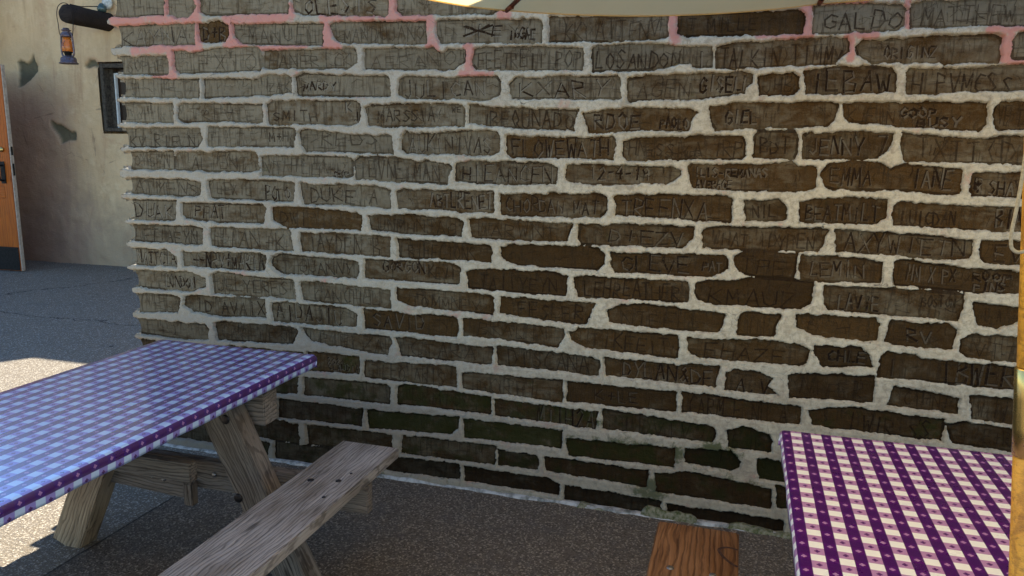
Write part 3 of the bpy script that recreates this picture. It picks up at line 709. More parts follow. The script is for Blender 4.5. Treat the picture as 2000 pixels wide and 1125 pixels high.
def tube(pts, r, seg=10, closed=False):
    bm = bmesh.new(); pts = [Vector(p) for p in pts]; n = len(pts); rings = []; rr = r if isinstance(r, (list, tuple)) else [r] * n
    prev = None
    for i, p in enumerate(pts):
        t = (pts[min(i + 1, n - 1)] - pts[max(i - 1, 0)]).normalized()
        ref = Vector((0, 0, 1)) if abs(t.z) < .9 else Vector((1, 0, 0))
        if prev is None: u = t.cross(ref).normalized()
        else: u = (prev - t * prev.dot(t)).normalized()
        prev = u; v = t.cross(u)
        rings.append([bm.verts.new(p + (u * math.cos(2 * math.pi * k / seg) + v * math.sin(2 * math.pi * k / seg)) * rr[i]) for k in range(seg)])
    for A, B in zip(rings, rings[1:]):
        for k in range(seg): bm.faces.new((A[k], A[(k + 1) % seg], B[(k + 1) % seg], B[k]))
    bm.faces.new(rings[0][::-1]); bm.faces.new(rings[-1])
    bmesh.ops.recalc_face_normals(bm, faces=bm.faces[:])
    return bm
def smooth_path(pts, n=6):
    pts = [Vector(p) for p in pts]; out = []
    for i in range(len(pts) - 1):
        p0, p1, p2, p3 = pts[max(i - 1, 0)], pts[i], pts[i + 1], pts[min(i + 2, len(pts) - 1)]
        for k in range(n):
            t = k / n
            out.append(.5 * ((2 * p1) + (p2 - p0) * t + (2 * p0 - 5 * p1 + 4 * p2 - p3) * t * t + (3 * p1 - p0 - 3 * p2 + p3) * t ** 3))
    out.append(pts[-1]); return out
def vnoise(x, y, seed):
    """smooth value noise on arrays"""
    g = np.random.default_rng(seed).random((256, 256))
    xi, yi = np.floor(x).astype(int), np.floor(y).astype(int); fx, fy = x - xi, y - yi
    fx = fx * fx * (3 - 2 * fx); fy = fy * fy * (3 - 2 * fy)
    a = g[xi & 255, yi & 255]; b = g[(xi + 1) & 255, yi & 255]; c = g[xi & 255, (yi + 1) & 255]; d_ = g[(xi + 1) & 255, (yi + 1) & 255]
    return (a * (1 - fx) + b * fx) * (1 - fy) + (c * (1 - fx) + d_ * fx) * fy - .5
def fnoise(x, y, scale, seed, octv=3):
    t = 0; amp = 1
    for i in range(octv): t = t + amp * vnoise(x * scale * 2 ** i + 17.3 * i, y * scale * 2 ** i + 5.1 * i, seed + i); amp *= .55
    return t

# ------------------------------------------------------------------ ground
g = 40; V = [(-60, -40, 0), (40, -40, 0), (40, 60, 0), (-60, 60, 0)]
ground = mesh_obj("ground", V, [(0, 1, 2, 3)], M['ground']); ground['kind'] = 'structure'
ground['label'] = 'grey exposed aggregate concrete patio with cracks and a joint'

# ------------------------------------------------------------------ brick wall
YW = 3.2
polys = [[tuple(map(float, q.split(','))) for q in l.split()] for l in BRICKS.strip().splitlines()]
ZMAX, UMAX = 2.66, 2.15
# the wall goes on to the right of the picture and above it
row0 = [p for p in polys[:10]]
extra = []
for kx, p in enumerate(list(polys)):
    us = [q[0] for q in p]; mu = max(us)
    if mu > .925 and p not in extra:
        zt = np.mean(sorted([q[1] for q in p if q[0] > mu - .03])[-1:]); zb = np.mean(sorted([q[1] for q in p if q[0] > mu - .03])[:1])
        e = random.uniform(.04, .30)
        if zt - zb < .03 or mu < .965:
            zt, zb = max(q[1] for q in p if q[0] > mu - .15) - .004, min(q[1] for q in p) + .002; e = .03
        else: polys[kx] = [(q[0] + e if q[0] > mu - .032 else q[0], q[1]) for q in p]
        u = mu + e + .022
        while u < UMAX - .1:
            L = random.uniform(.30, .40); u2 = min(u + L, UMAX - .01)
            extra.append([(u, zt + random.uniform(-.003, .003)), (u2, zt + random.uniform(-.003, .003)), (u2, zb), (u, zb)]); u = u2 + .025
zrow = 2.338
for r in range(3):
    u = -2.975 - (.18 if r % 2 == 0 else .0)
    while u < UMAX - .08:
        L = random.uniform(.32, .385); u2 = min(u + L, UMAX - .01); a = max(u, -2.975)
        if u2 - a > .06: extra.append([(a, zrow + .088), (u2, zrow + .088 + random.uniform(-.003, .003)), (u2, zrow + random.uniform(-.003, .003)), (a, zrow)])
        u = u2 + .025
    zrow += .112
polys += extra
wall = thing("brick_wall", "long dark brick wall with carved names, ragged pale mortar and pink painted joints at its top left", "wall", (0, YW, 0))

# signed distance from every grid point to the nearest brick outline
ST = .005
us = np.arange(-3.045, UMAX + ST, ST); zs = np.arange(-.02, ZMAX + ST, ST)
NU, NZ = len(us), len(zs)
UU, ZZ = np.meshgrid(us, zs, indexing='ij')
SD = np.full(UU.shape, 9.0)
def poly_sdf(px, pz, P_):
    n = len(P_); dmin = np.full(px.shape, 9.0); inside = np.zeros(px.shape, bool)
    for i in range(n):
        x0, z0 = P_[i]; x1, z1 = P_[(i + 1) % n]; ex, ez = x1 - x0, z1 - z0; L2 = ex * ex + ez * ez + 1e-12
        t = np.clip(((px - x0) * ex + (pz - z0) * ez) / L2, 0, 1)
        dmin = np.minimum(dmin, np.hypot(px - x0 - t * ex, pz - z0 - t * ez))
        cond = ((z0 > pz) != (z1 > pz)) & (px < (x1 - x0) * (pz - z0) / (z1 - z0 + 1e-12) + x0); inside ^= cond
    return np.where(inside, -dmin, dmin)
CORN = set()
for i, p in enumerate(polys):
    q = list(p)
    if min(a[0] for a in p) < -2.86:
        CORN.add(i); mu = min(a[0] for a in p); q = [((-3.12 if a[0] < mu + .03 else a[0]), a[1]) for a in p]
    x0, x1 = min(a[0] for a in q) - .06, max(a[0] for a in q) + .06; z0, z1 = min(a[1] for a in q) - .06, max(a[1] for a in q) + .06
    i0, i1 = np.searchsorted(us, [x0, x1]); j0, j1 = np.searchsorted(zs, [z0, z1])
    if i1 <= i0 or j1 <= j0: continue
    s = poly_sdf(UU[i0:i1, j0:j1], ZZ[i0:i1, j0:j1], q)
    # rounded corners: shrink then grow
    SD[i0:i1, j0:j1] = np.minimum(SD[i0:i1, j0:j1], s)
rag = .0042 * 2 * fnoise(UU, ZZ, 22, 3, 2) + .0030 * 2 * fnoise(UU, ZZ, 70, 9, 2) + .0014 * 2 * fnoise(UU, ZZ, 160, 19, 1)
D = SD + rag - .0034
def sstep(x, a, b):
    t = np.clip((x - a) / (b - a), 0, 1); return t * t * (3 - 2 * t)
rise = sstep(D, -.0045, .0022)
Hh = -.028 + rise * (.028 + .0040 + .004 * fnoise(UU, ZZ, 9, 31, 2) + .0026 * fnoise(UU, ZZ, 45, 41, 3))
Hh += .0018 * np.exp(-((D - .006) / .005) ** 2) * (vnoise(UU * 14, ZZ * 14, 77) + .4)        # squeezed out lips
# ragged left end of the wall: joints stick out, bricks eroded
vj = -3.0 - .018 * sstep(SD, .0, .012) + .010 * fnoise(UU * 0, ZZ, 18, 51, 2) * 2
keep_v = UU > vj
JU = UU + RNG.uniform(-.0012, .0012, UU.shape); JZ = ZZ + RNG.uniform(-.0012, .0012, UU.shape)
# clamp the first column onto the ragged edge
cell = (D[:-1, :-1] > -.0095) | (D[1:, :-1] > -.0095) | (D[1:, 1:] > -.0095) | (D[:-1, 1:] > -.0095)
cell &= keep_v[:-1, :-1] & keep_v[1:, :-1] & keep_v[1:, 1:] & keep_v[:-1, 1:]
idx = -np.ones(UU.shape, int)
used = np.zeros(UU.shape, bool)
ci, cj = np.nonzero(cell)
for a, b in ((0, 0), (1, 0), (1, 1), (0, 1)): used[ci + a, cj + b] = True
ui, uj = np.nonzero(used); idx[ui, uj] = np.arange(len(ui))
verts = np.stack([JU[ui, uj], -Hh[ui, uj], JZ[ui, uj]], 1)
faces = np.stack([idx[ci, cj], idx[ci + 1, cj], idx[ci + 1, cj + 1], idx[ci, cj + 1]], 1)
# free left border: pull a skirt back so the tips of the joints have depth
border = used & (np.roll(used, 1, 0) == False); border[0, :] = used[0, :]
bi, bj = np.nonzero(border & (UU < -2.955))
order = np.argsort(bj); bi, bj = bi[order], bj[order]
nb = len(verts); rows_ = []
for dy, dx in ((.012, -.002), (.05, .0), (.11, .006)):
    rows_.append(np.stack([us[bi] + dx, np.full(len(bi), dy), zs[bj]], 1))
verts = np.concatenate([verts] + rows_)
cur = idx[bi, bj]; sk = []
for r in range(3):
    nxt = nb + r * len(bi) + np.arange(len(bi))
    for a in range(len(bi) - 1):
        if bj[a + 1] - bj[a] == 1 and abs(bi[a + 1] - bi[a]) < 5: sk.append((cur[a], cur[a + 1], nxt[a + 1], nxt[a]))
    cur = nxt
faces = np.concatenate([faces, np.array(sk)]) if sk else faces
me = bpy.data.meshes.new("mortar")
me.vertices.add(len(verts)); me.vertices.foreach_set('co', verts.astype(np.float32).ravel())
me.loops.add(faces.size); me.loops.foreach_set('vertex_index', faces.astype(np.int32).ravel())
me.polygons.add(len(faces)); me.polygons.foreach_set('loop_start', np.arange(0, faces.size, 4, dtype=np.int32))
me.polygons.foreach_set('use_smooth', np.ones(len(faces), bool))
me.update(calc_edges=True); me.validate()
me.materials.append(M['mortar'])
pu, pz = verts[:, 0], verts[:, 2]
pink = np.zeros(len(verts))
for x0, z0, x1, z1, r in PINK:
    ex, ez = x1 - x0, z1 - z0; L2 = ex * ex + ez * ez + 1e-9
    t = np.clip(((pu - x0) * ex + (pz - z0) * ez) / L2, 0, 1); dd = np.hypot(pu - x0 - t * ex, pz - z0 - t * ez)
    pink = np.maximum(pink, 1 - np.clip((dd - r * .7) / (r * 1.6), 0, 1))
def blob(x, z, rx, rz): return np.exp(-((pu - x) / rx) ** 2 - ((pz - z) / rz) ** 2)
moss = .45 * np.exp(-np.clip(pz, 0, 9) / .13) * (pu > -2.3) + .85 * blob(-.35, .30, .32, .05) + .9 * blob(-.30, .13, .09, .06) + .8 * blob(-.02, .33, .10, .07) + .6 * blob(.05, .20, .18, .05) + .35 * blob(-.9, .35, .5, .1) + .5 * blob(-.45, .40, .35, .03)
foot_shade = np.clip(.80 - pz * .80, 0, .70) * 1.1 + .30 * np.clip((-2.0 - pu) / .6, 0, 1) * np.clip((.75 - pz) / .4, 0, 1)  # shade at the wall foot and behind the left table, painted in
ca = me.color_attributes.new('paint', 'FLOAT_COLOR', 'POINT')
ca.data.foreach_set('color', np.stack([pink, np.clip(moss, 0, 1), np.clip(foot_shade, 0, 1), np.ones(len(verts))], 1).astype(np.float32).ravel())
mo = link(bpy.data.objects.new("mortar", me), wall); mo['label'] = 'pale ragged lime mortar between the bricks, painted pink in places at the top left'
# solid core behind, also the plain wall above
def box(name, x0, x1, y0, y1, z0, z1, m, parent=None, bev=.0):
    bm = bmesh.new(); bmesh.ops.create_cube(bm, size=1)
    for v in bm.verts: v.co = Vector(((x0 + x1) / 2 + v.co.x * (x1 - x0), (y0 + y1) / 2 + v.co.y * (y1 - y0), (z0 + z1) / 2 + v.co.z * (z1 - z0)))
    if bev: bmesh.ops.bevel(bm, geom=bm.edges[:], offset=bev, segments=2, affect='EDGES')
    return bm_obj(name, bm, m, parent)
box("wall_core", -2.955, 4.6, .060, .42, -.05, ZMAX + .02, M['mortar'], wall)
box("wall_top", -2.985, 4.6, .0, .42, ZMAX + .023, 3.0, M['mortar'], wall, .01)
box("wall_side", UMAX + .006, 4.6, .002, .058, -.05, ZMAX + .02, M['mortar'], wall)

# stroke letters for the carvings (unit box)
GL = {
 'A': [[(0,0),(.5,1),(1,0)],[(.2,.4),(.8,.4)]], 'B': [[(0,0),(0,1),(.7,.95),(.8,.7),(.1,.52),(.9,.35),(.8,.05),(0,0)]], 'C': [[(1,.85),(.5,1),(.05,.6),(.1,.2),(.5,0),(1,.12)]],
 'D': [[(0,0),(0,1),(.7,.85),(1,.45),(.7,.1),(0,0)]], 'E': [[(1,1),(0,1),(0,0),(1,0)],[(0,.5),(.8,.5)]], 'F': [[(1,1),(0,1),(0,0)],[(0,.52),(.8,.52)]],
 'G': [[(1,.85),(.5,1),(.05,.6),(.1,.15),(.6,0),(1,.2),(1,.48),(.6,.48)]], 'H': [[(0,0),(0,1)],[(1,0),(1,1)],[(0,.5),(1,.5)]], 'I': [[(.5,0),(.5,1)]],
 'J': [[(.8,1),(.8,.2),(.5,0),(.1,.15)]], 'K': [[(0,0),(0,1)],[(.9,1),(.05,.45),(1,0)]], 'L': [[(0,1),(0,0),(.9,0)]], 'M': [[(0,0),(.1,1),(.5,.35),(.9,1),(1,0)]],
 'N': [[(0,0),(0,1),(1,0),(1,1)]], 'O': [[(.5,1),(.05,.7),(.05,.3),(.5,0),(.95,.3),(.95,.7),(.5,1)]], 'P': [[(0,0),(0,1),(.9,.9),(.9,.6),(0,.48)]],
 'Q': [[(.5,1),(.05,.5),(.5,0),(.95,.5),(.5,1)],[(.6,.3),(1,-.05)]], 'R': [[(0,0),(0,1),(.85,.9),(.85,.6),(0,.48),(1,0)]], 'S': [[(.95,.88),(.45,1),(.08,.78),(.9,.3),(.5,0),(.02,.12)]],
 'T': [[(0,1),(1,1)],[(.5,1),(.5,0)]], 'U': [[(0,1),(.05,.2),(.5,0),(.95,.2),(1,1)]], 'V': [[(0,1),(.5,0),(1,1)]], 'W': [[(0,1),(.25,0),(.5,.7),(.75,0),(1,1)]],
 'X': [[(0,0),(1,1)],[(0,1),(1,0)]], 'Y': [[(0,1),(.5,.45),(1,1)],[(.5,.45),(.4,0)]], 'Z': [[(0,1),(1,1),(0,0),(1,0)]],
 '+': [[(.5,.15),(.5,.85)],[(.1,.5),(.9,.5)]], '-': [[(.15,.5),(.85,.5)]], '.': [[(.4,0),(.5,.08)]], '&': [[(1,0),(.2,.8),(.5,1),(.7,.8),(.1,.25),(.4,0),(.9,.4)]], '(': [[(.7,1),(.3,.5),(.7,0)]],
 '1': [[(.3,.8),(.5,1),(.5,0)]], '2': [[(.05,.8),(.5,1),(.9,.75),(0,0),(1,0)]], '4': [[(.75,0),(.75,1),(0,.35),(1,.35)]], '9': [[(.9,.6),(.4,.5),(.1,.8),(.5,1),(.9,.85),(.85,0)]],
 '0': [[(.5,1),(.05,.5),(.5,0),(.95,.5),(.5,1)]], '7': [[(0,1),(1,1),(.35,0)]], '3': [[(0,.95),(.9,.9),(.3,.52),(.95,.25),(0,.02)]]}
CARV = []
for l in CARVED.strip().splitlines():
    t, x0, x1, z0, z1, dp = l.split('|'); CARV.append((t, *map(float, (x0, x1, z0, z1, dp))))
def inside(px, pz, P_):
    r = False; n = len(P_)
    for i in range(n):
        (x0, z0), (x1, z1) = P_[i], P_[(i + 1) % n]
        if (z0 > pz) != (z1 > pz) and px < (x1 - x0) * (pz - z0) / (z1 - z0 + 1e-12) + x0: r = not r
    return r
DARKBRICKS = [(1080, 503)]
def brick_color(u, z, ntext):
    n = random.uniform(-1, 1)
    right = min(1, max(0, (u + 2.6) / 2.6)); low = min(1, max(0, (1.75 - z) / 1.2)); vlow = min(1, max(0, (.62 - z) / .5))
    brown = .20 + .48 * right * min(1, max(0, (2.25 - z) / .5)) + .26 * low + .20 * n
    tone = 1.14 - .25 * right * min(1, max(.2, (2.3 - z) / .5)) - .34 * low - .34 * vlow + .10 * random.uniform(-1, 1)  # lower bricks: damp, plus shade of tables and umbrella put into tone
    if u > .75 and z > 1.6: tone += .05
    m = 0
    if z < .62: m = .24 + .50 * max(0, 1 - abs(z - .30) / .24) * (1 if -1.7 < u < .45 else .35) + random.uniform(-.1, .12)
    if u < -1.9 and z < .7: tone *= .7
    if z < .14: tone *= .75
    return max(.18, tone), min(1, max(0, brown)), min(1, m)
SPECIAL = {  # centre along the wall, height -> tone, brown : bricks that stand out in the picture
 (-0.77, 1.12): (0.62, 1.20), (0.07, 1.02): (0.55, 1.10), (-0.04, 2.07): (0.75, 0.90), (-1.85, 1.24): (0.95, 0.85), (0.70, 0.90): (0.60, 0.95), (0.39, 0.65): (0.45, 0.90), (0.43, 0.79): (0.45, 0.90), (-0.92, 1.00): (0.60, 1.00), (0.11, 1.14): (0.62, 1.00), (-0.42, 1.01): (0.70, 0.85), (-2.43, 2.10): (1.00, 0.90), (0.68, 0.75): (0.55, 0.90), (0.40, 0.90): (0.75, 1.00), (0.38, 1.37): (0.70, 0.90), (-1.44, 0.77): (0.70, 0.90), 
}
faces_n = 0
for i, p in enumerate(polys):
    cu, cz = sum(a[0] for a in p) / len(p), sum(a[1] for a in p) / len(p)
    n = len(p); corner = i in CORN
    def grow(a, k):
        dx, dz = a[0] - cu, a[1] - cz; w_ = max(abs(q[0] - cu) for q in p); h_ = max(abs(q[1] - cz) for q in p)
        gx = k * (1 if dx > 0 else -1) * (abs(dx) > w_ * .5); gz = k * (1 if dz > 0 else -1) * (abs(dz) > h_ * .3)
        if corner and dx < -w_ * .8 and k > 0: gx = 0
        return (a[0] + gx, a[1] + gz)
    # subdivide long edges a little so that outlines are not dead straight
    src = []
    for a in range(n):
        (x0, z0), (x1, z1) = p[a], p[(a + 1) % n]; src.append((x0, z0))
        L = math.hypot(x1 - x0, z1 - z0)
        m_ = 3 if (corner and L > .05 and abs(x1 - x0) < .03 and x0 < -2.9) else (2 if L > .2 else 1)
        for b in range(1, m_):
            t = b / m_; ecc = .010 * math.sin(t * math.pi) if m_ == 3 else 0
            src.append((x0 + (x1 - x0) * t + ecc, z0 + (z1 - z0) * t))
    out = [grow(a, .009) for a in src]; inn = [grow(a, -.0055) for a in src]
    N = len(out); rec = .0095 + random.uniform(-.004, .004); dep = .30 if corner else .055
    tx, tz = random.uniform(-.008, .008), random.uniform(-.03, .03)
    yy = lambda a, o: rec + o + (a[0] - cu) * tx + (a[1] - cz) * tz
    Vv = [(a[0] - cu, yy(a, dep), a[1] - cz) for a in out] + [(a[0] - cu, yy(a, .005), a[1] - cz) for a in out] + [(a[0] - cu, yy(a, 0), a[1] - cz) for a in inn]
    Ff = [(k, (k + 1) % N, N + (k + 1) % N, N + k) for k in range(N)] + [(N + k, N + (k + 1) % N, 2 * N + (k + 1) % N, 2 * N + k) for k in range(N)]
    Ff.append(tuple(range(2 * N, 3 * N)))
    cv = [(.8, 0)] * N + [(random.uniform(.0, .75), 0) for _ in range(N)] + [(0, 0)]  # brick rims darkened, occlusion put into the colour
    def stroke(pts, w, dk, li=0.0):
        for (xa, za), (xb, zb) in zip(pts, pts[1:]):
            ia, ib = inside(xa, za, p), inside(xb, zb, p)
            if not (ia or ib): continue
            if not (ia and ib):
                lo, hi = 0.0, 1.0
                for _b in range(6):
                    md = (lo + hi) / 2; q0 = (xa + (xb - xa) * md, za + (zb - za) * md)
                    if inside(*q0, p) == ia: lo = md
                    else: hi = md
                q0 = (xa + (xb - xa) * lo, za + (zb - za) * lo)
                if ia: xb, zb = q0
                else: xa, za = q0
            dx, dz = xb - xa, zb - za; L = math.hypot(dx, dz)
            if L < 1e-4: continue
            ex, ez = dx / L * w * .35, dz / L * w * .35; nx, nz = -dz / L * w / 2, dx / L * w / 2
            w2 = random.uniform(.75, 1.2)
            q = [(xa - ex + nx, za - ez + nz), (xa - ex - nx, za - ez - nz), (xb + ex - nx * w2, zb + ez - nz * w2), (xb + ex + nx * w2, zb + ez + nz * w2)]
            off = -.0005 - random.uniform(0, .0004)
            s = len(Vv); Vv.extend([(a[0] - cu, yy(a, off), a[1] - cz) for a in q]); Ff.append((s, s + 1, s + 2, s + 3)); cv.append((dk, li))
    w_ = max(q[0] for q in p) - min(q[0] for q in p); h_ = max(q[1] for q in p) - min(q[1] for q in p)
    # faint overlapping scratches
    for _ in range(int(w_ * 95) if cz > .62 else int(w_ * 30)):
        x, z = random.uniform(-.48, .48) * w_ + cu, random.uniform(-.38, .38) * h_ + cz
        L = random.uniform(.012, .055); an = random.choice([random.gauss(90, 9), random.gauss(90, 9), random.gauss(0, 10), random.uniform(0, 180)]); an = rad(an)
        x2, z2 = x + math.cos(an) * L, z + math.sin(an) * L; bend = random.uniform(-.2, .2) * L
        xm, zm = (x + x2) / 2 - math.sin(an) * bend, (z + z2) / 2 + math.cos(an) * bend
        stroke([(x, z), (xm, zm), (x2, z2)], random.uniform(.0016, .0042), random.uniform(.1, .65) * (1.4 if random.random() < .12 else .85))
    nt_ = 0
    for (t, x0, x1, z0, z1, dp) in CARV:
        mx, mz = (x0 + x1) / 2, (z0 + z1) / 2
        if not inside(mx, mz, p): continue
        nt_ += 1; m_ = len(t); cw = (x1 - x0) / m_; H_ = (z1 - z0)
        for c_i, ch in enumerate(t):
            if ch == ' ' or ch not in GL: continue
            ox = x0 + cw * (c_i + .12) + random.uniform(-.04, .04) * cw; sw = cw * random.uniform(.66, .78); oz = z0 + random.uniform(-.10, .08) * H_; sh = H_ * random.uniform(.78, 1.06); sl = random.uniform(-.16, .20) * sw
            for st in GL[ch]:
                pts = [(ox + a * sw + b * sl + random.uniform(-.05, .05) * sw, oz + b * sh + random.uniform(-.05, .05) * sh) for a, b in st]
                w0 = .0032 + .0058 * dp ** 2
                if H_ < .03: w0 *= .72
                if dp > .7: stroke([(a + .0022, b - .0022) for a, b in pts], w0 * .8, 0, .45)  # lighter offset stroke: painted highlight on the groove's rim
                dk_ = min(1, dp ** 1.4 + .22)
                stroke(pts, w0, dk_)
                if dp > .55 and random.random() < .5: stroke([(a + random.uniform(-.0015, .0015), b + random.uniform(-.001, .002)) for a, b in pts], w0 * .8, dp * .8)
    if abs(cu + 1.02) < .12 and abs(cz - 2.065) < .04:      # the crossed-out name
        a0, a1 = -1.16, -.97
    me = bpy.data.meshes.new("brick"); me.from_pydata(Vv, [], Ff); me.update(); me.materials.append(M['brick'])
    at = me.color_attributes.new('carve_shade', 'FLOAT_COLOR', 'CORNER')
    buf = []
    for f_, pl in zip(cv, me.polygons): buf += [f_[0], f_[1], 0, 1] * pl.loop_total
    at.data.foreach_set('color', buf)
    b = link(bpy.data.objects.new("brick", me), wall); b.location = (cu, 0, cz)
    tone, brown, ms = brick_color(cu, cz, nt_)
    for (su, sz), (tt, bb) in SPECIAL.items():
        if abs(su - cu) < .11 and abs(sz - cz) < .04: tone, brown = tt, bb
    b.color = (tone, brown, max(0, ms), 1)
    faces_n += len(Ff)
print('bricks', len(polys), 'brick faces', faces_n, 'mortar faces', len(faces))

# lip along the foot of the wall and mossy lumps on it
def rough_bar(name, x0, x1, y0, y1, h, m, parent, step=.02, amp=.004, seed=5, taper=True):
    n = int((x1 - x0) / step) + 1; xs = np.linspace(x0, x1, n); Vv = []; Ff = []
    nz = fnoise(xs, xs * 0, 9, seed, 4); n2 = fnoise(xs, xs * 0 + 3, 14, seed + 4, 3)
    for a, x in enumerate(xs):
        e = min(1, (a / (n - 1)) / .12, (1 - a / (n - 1)) / .12) ** .5 if taper else 1
        hh = max(.002, h * e * (1 + nz[a] * 1.1)); yf = y0 + n2[a] * amp * 3
        Vv += [(x, yf, -.01), (x, yf + .002, hh * .55), (x, yf + (y1 - y0) * .35, hh), (x, y1, hh * .9)]
        if a:
            for q in range(3): s = (a - 1) * 4 + q; Ff.append((s, s + 4, s + 5, s + 1))
    return mesh_obj(name, Vv, Ff, m, parent, True)
rough_bar("base_lip", -2.99, .62, -.022, .012, .008, M['lip'], wall, taper=False)['label'] = 'whitish lip of mortar along the foot of the wall'
for a, (x0, x1, h, dy) in enumerate([(-.34, -.09, .038, -.022), (.03, .42, .024, -.025), (-.62, -.50, .02, -.025)]):
    rough_bar("mortar_lump", x0, x1, dy, .012, h, M['mosslump'], wall, step=.01, amp=.006, seed=21 + a * 5)

# ------------------------------------------------------------------ adobe building behind
YB = 7.9
bld = thing("adobe_building", "tan stucco building behind with peeling stained plaster and a small dark window", "building", (0, YB, 0))
du = .02; bu = np.arange(-10.4, -4.6, du); bz = np.arange(-.05, 3.5 + du, du)
BU, BZ = np.meshgrid(bu, bz, indexing='ij')
H2 = .05 * fnoise(BU, BZ, .8, 61, 3) + .012 * fnoise(BU, BZ, 5, 71, 3)
PSD = np.full(BU.shape, 9.0)
for p in PATCHES: PSD = np.minimum(PSD, poly_sdf(BU, BZ, p))
Pm = sstep(-(PSD + .03 * fnoise(BU, BZ, 9, 81, 3)), -.012, .012)
WX0, WX1, WZ0, WZ1 = -7.645, -6.95, 1.705, 2.505
hole = (BU > WX0 - .02) & (BU < WX1 + .02) & (BZ > WZ0 - .02) & (BZ < WZ1 + .02)
Hy = -H2 + Pm * .032
# round the top
top = sstep(BZ, 3.32, 3.52); Hy = Hy + top * .12
cellb = ~(hole[:-1, :-1] | hole[1:, :-1] | hole[1:, 1:] | hole[:-1, 1:])
vb = np.stack([BU.ravel(), Hy.ravel(), BZ.ravel()], 1); ci, cj = np.nonzero(cellb); nzb = len(bz)
fb = np.stack([ci * nzb + cj, (ci + 1) * nzb + cj, (ci + 1) * nzb + cj + 1, ci * nzb + cj + 1], 1)
wo_ = mesh_obj("stucco_wall", vb, fb.tolist(), M['stucco'], bld, True)
ca = wo_.data.color_attributes.new('patch', 'FLOAT_COLOR', 'POINT')
ca.data.foreach_set('color', np.stack([Pm.ravel()] * 3 + [np.ones(Pm.size)], 1).astype(np.float32).ravel())
box("stucco_wall", -4.62, 5.0, .0, .45, -.05, 3.5, M['stucco'], bld, .03)['label'] = 'plain stretch of stucco wall that runs on behind the brick wall'
box("parapet", -10.4, -4.6, .125, .6, 3.30, 3.54, M['stucco'], bld, .05)
box("wall_back", -10.4, WX0 - .06, .16, .6, -.05, 3.29, M['stucco'], bld)
box("wall_back", WX1 + .06, -4.63, .16, .6, -.05, 3.29, M['stucco'], bld)
box("wall_back", WX0 - .059, WX1 + .059, .36, .6, -.05, 3.29, M['stucco'], bld)
# sloped rise of the parapet towards the left
mesh_obj("parapet_rise", [(-6.36, .14, 3.5), (-10.4, .14, 3.5), (-10.4, .14, 4.6), (-7.6, .14, 4.6), (-6.36, .58, 3.5), (-10.4, .58, 3.5), (-10.4, .58, 4.6), (-7.6, .58, 4.6)],
         [(0, 1, 2, 3)[::-1], (4, 5, 6, 7), (0, 3, 7, 4), (3, 2, 6, 7), (1, 5, 6, 2)], M['stucco'], bld)
# projecting left wing that carries the door
box("wing_wall", -13.0, -9.32, -.78, .6, -.05, 3.6, M['stucco'], bld, .03)
# window in its deep reveal
win = link(bpy.data.objects.new("window", None), bld); win.location = ((WX0 + WX1) / 2, 0, (WZ0 + WZ1) / 2)
hw, hh = (WX1 - WX0) / 2, (WZ1 - WZ0) / 2
def wbox(name, x0, x1, y0, y1, z0, z1, m): return box(name, x0, x1, y0, y1, z0, z1, m, win, .003)
fr = box("frame", -hw - .008, -hw + .045, -.004, .20, -hh - .008, hh + .008, M['frame'], win, .003)
wbox("frame", hw - .045, hw + .03, -.004, .20, -hh - .03, hh + .03, M['frame'])
wbox("frame", -hw + .047, hw - .047, -.002, .20, hh - .045, hh + .006, M['frame'])
wbox("sill", -hw + .047, hw - .047, -.01, .20, -hh - .006, -hh + .035, M['frame'])
wbox("sash", -hw + .11, -hw + .132, .09, .13, -hh + .04, hh - .10, M['sash'])
wbox("sash", -hw + .134, hw - .06, .09, .13, hh - .122, hh - .10, M['sash'])
wbox("sash", -hw + .134, hw - .06, .09, .13, -hh + .04, -hh + .062, M['sash'])
wbox("jamb", -hw + .047, -hw + .108, .085, .18, -hh + .037, hh - .047, M['frame'])
wbox("pane", -hw + .10, hw - .05, .135, .15, -hh + .04, hh - .05, M['darkglass'])

# log beam
logr = lathe([(0, -.62), (.085, -.618), (.102, -.605), (.106, -.45), (.102, -.2), (.107, 0), (.106, .12)], 28)
for v in logr.verts:
    a = math.atan2(v.co.y, v.co.x); k = 1 + .03 * math.sin(3 * a + v.co.z * 3) + .02 * math.sin(7 * a); v.co.x *= k; v.co.y *= k
    v.co = Vector((v.co.x, v.co.z, v.co.y))
bmesh.ops.recalc_face_normals(logr, faces=logr.faces[:])
lg = bm_obj("log_beam", logr, M['log'], None, True); lg.location = (-7.475, YB, 2.995)
lg['label'] = 'black round log beam sticking out of the stucco wall above the lantern'; lg['category'] = 'beam'
# fitting above the log
ft = thing("wall_fitting", "small dark green fitting on a pale round plate above the log beam", "wall fitting", (-7.44, YB - .03, 3.17))
b_ = lathe([(0, -.02), (.07, -.018), (.075, 0), (.06, .015), (0, .02)], 20)
for v in b_.verts: v.co = Vector((v.co.x, -v.co.z, v.co.y))
q = bm_obj("plate", b_, M['pale'], ft, True); q.location = (.01, -.01, .03)
b_ = lathe([(0, -.05), (.045, -.045), (.055, -.01), (.035, .03), (.02, .05), (0, .055)], 16); q = bm_obj("insulator", b_, M['green'], ft, True); q.location = (-.01, -.07, -.03)
bm_obj("wire", tube(smooth_path([(-.02, -.09, -.02), (-.06, -.2, -.035), (-.05, -.34, -.060), (-.04, -.5, -.062)]), .006, 6), M['iron'], ft, True)

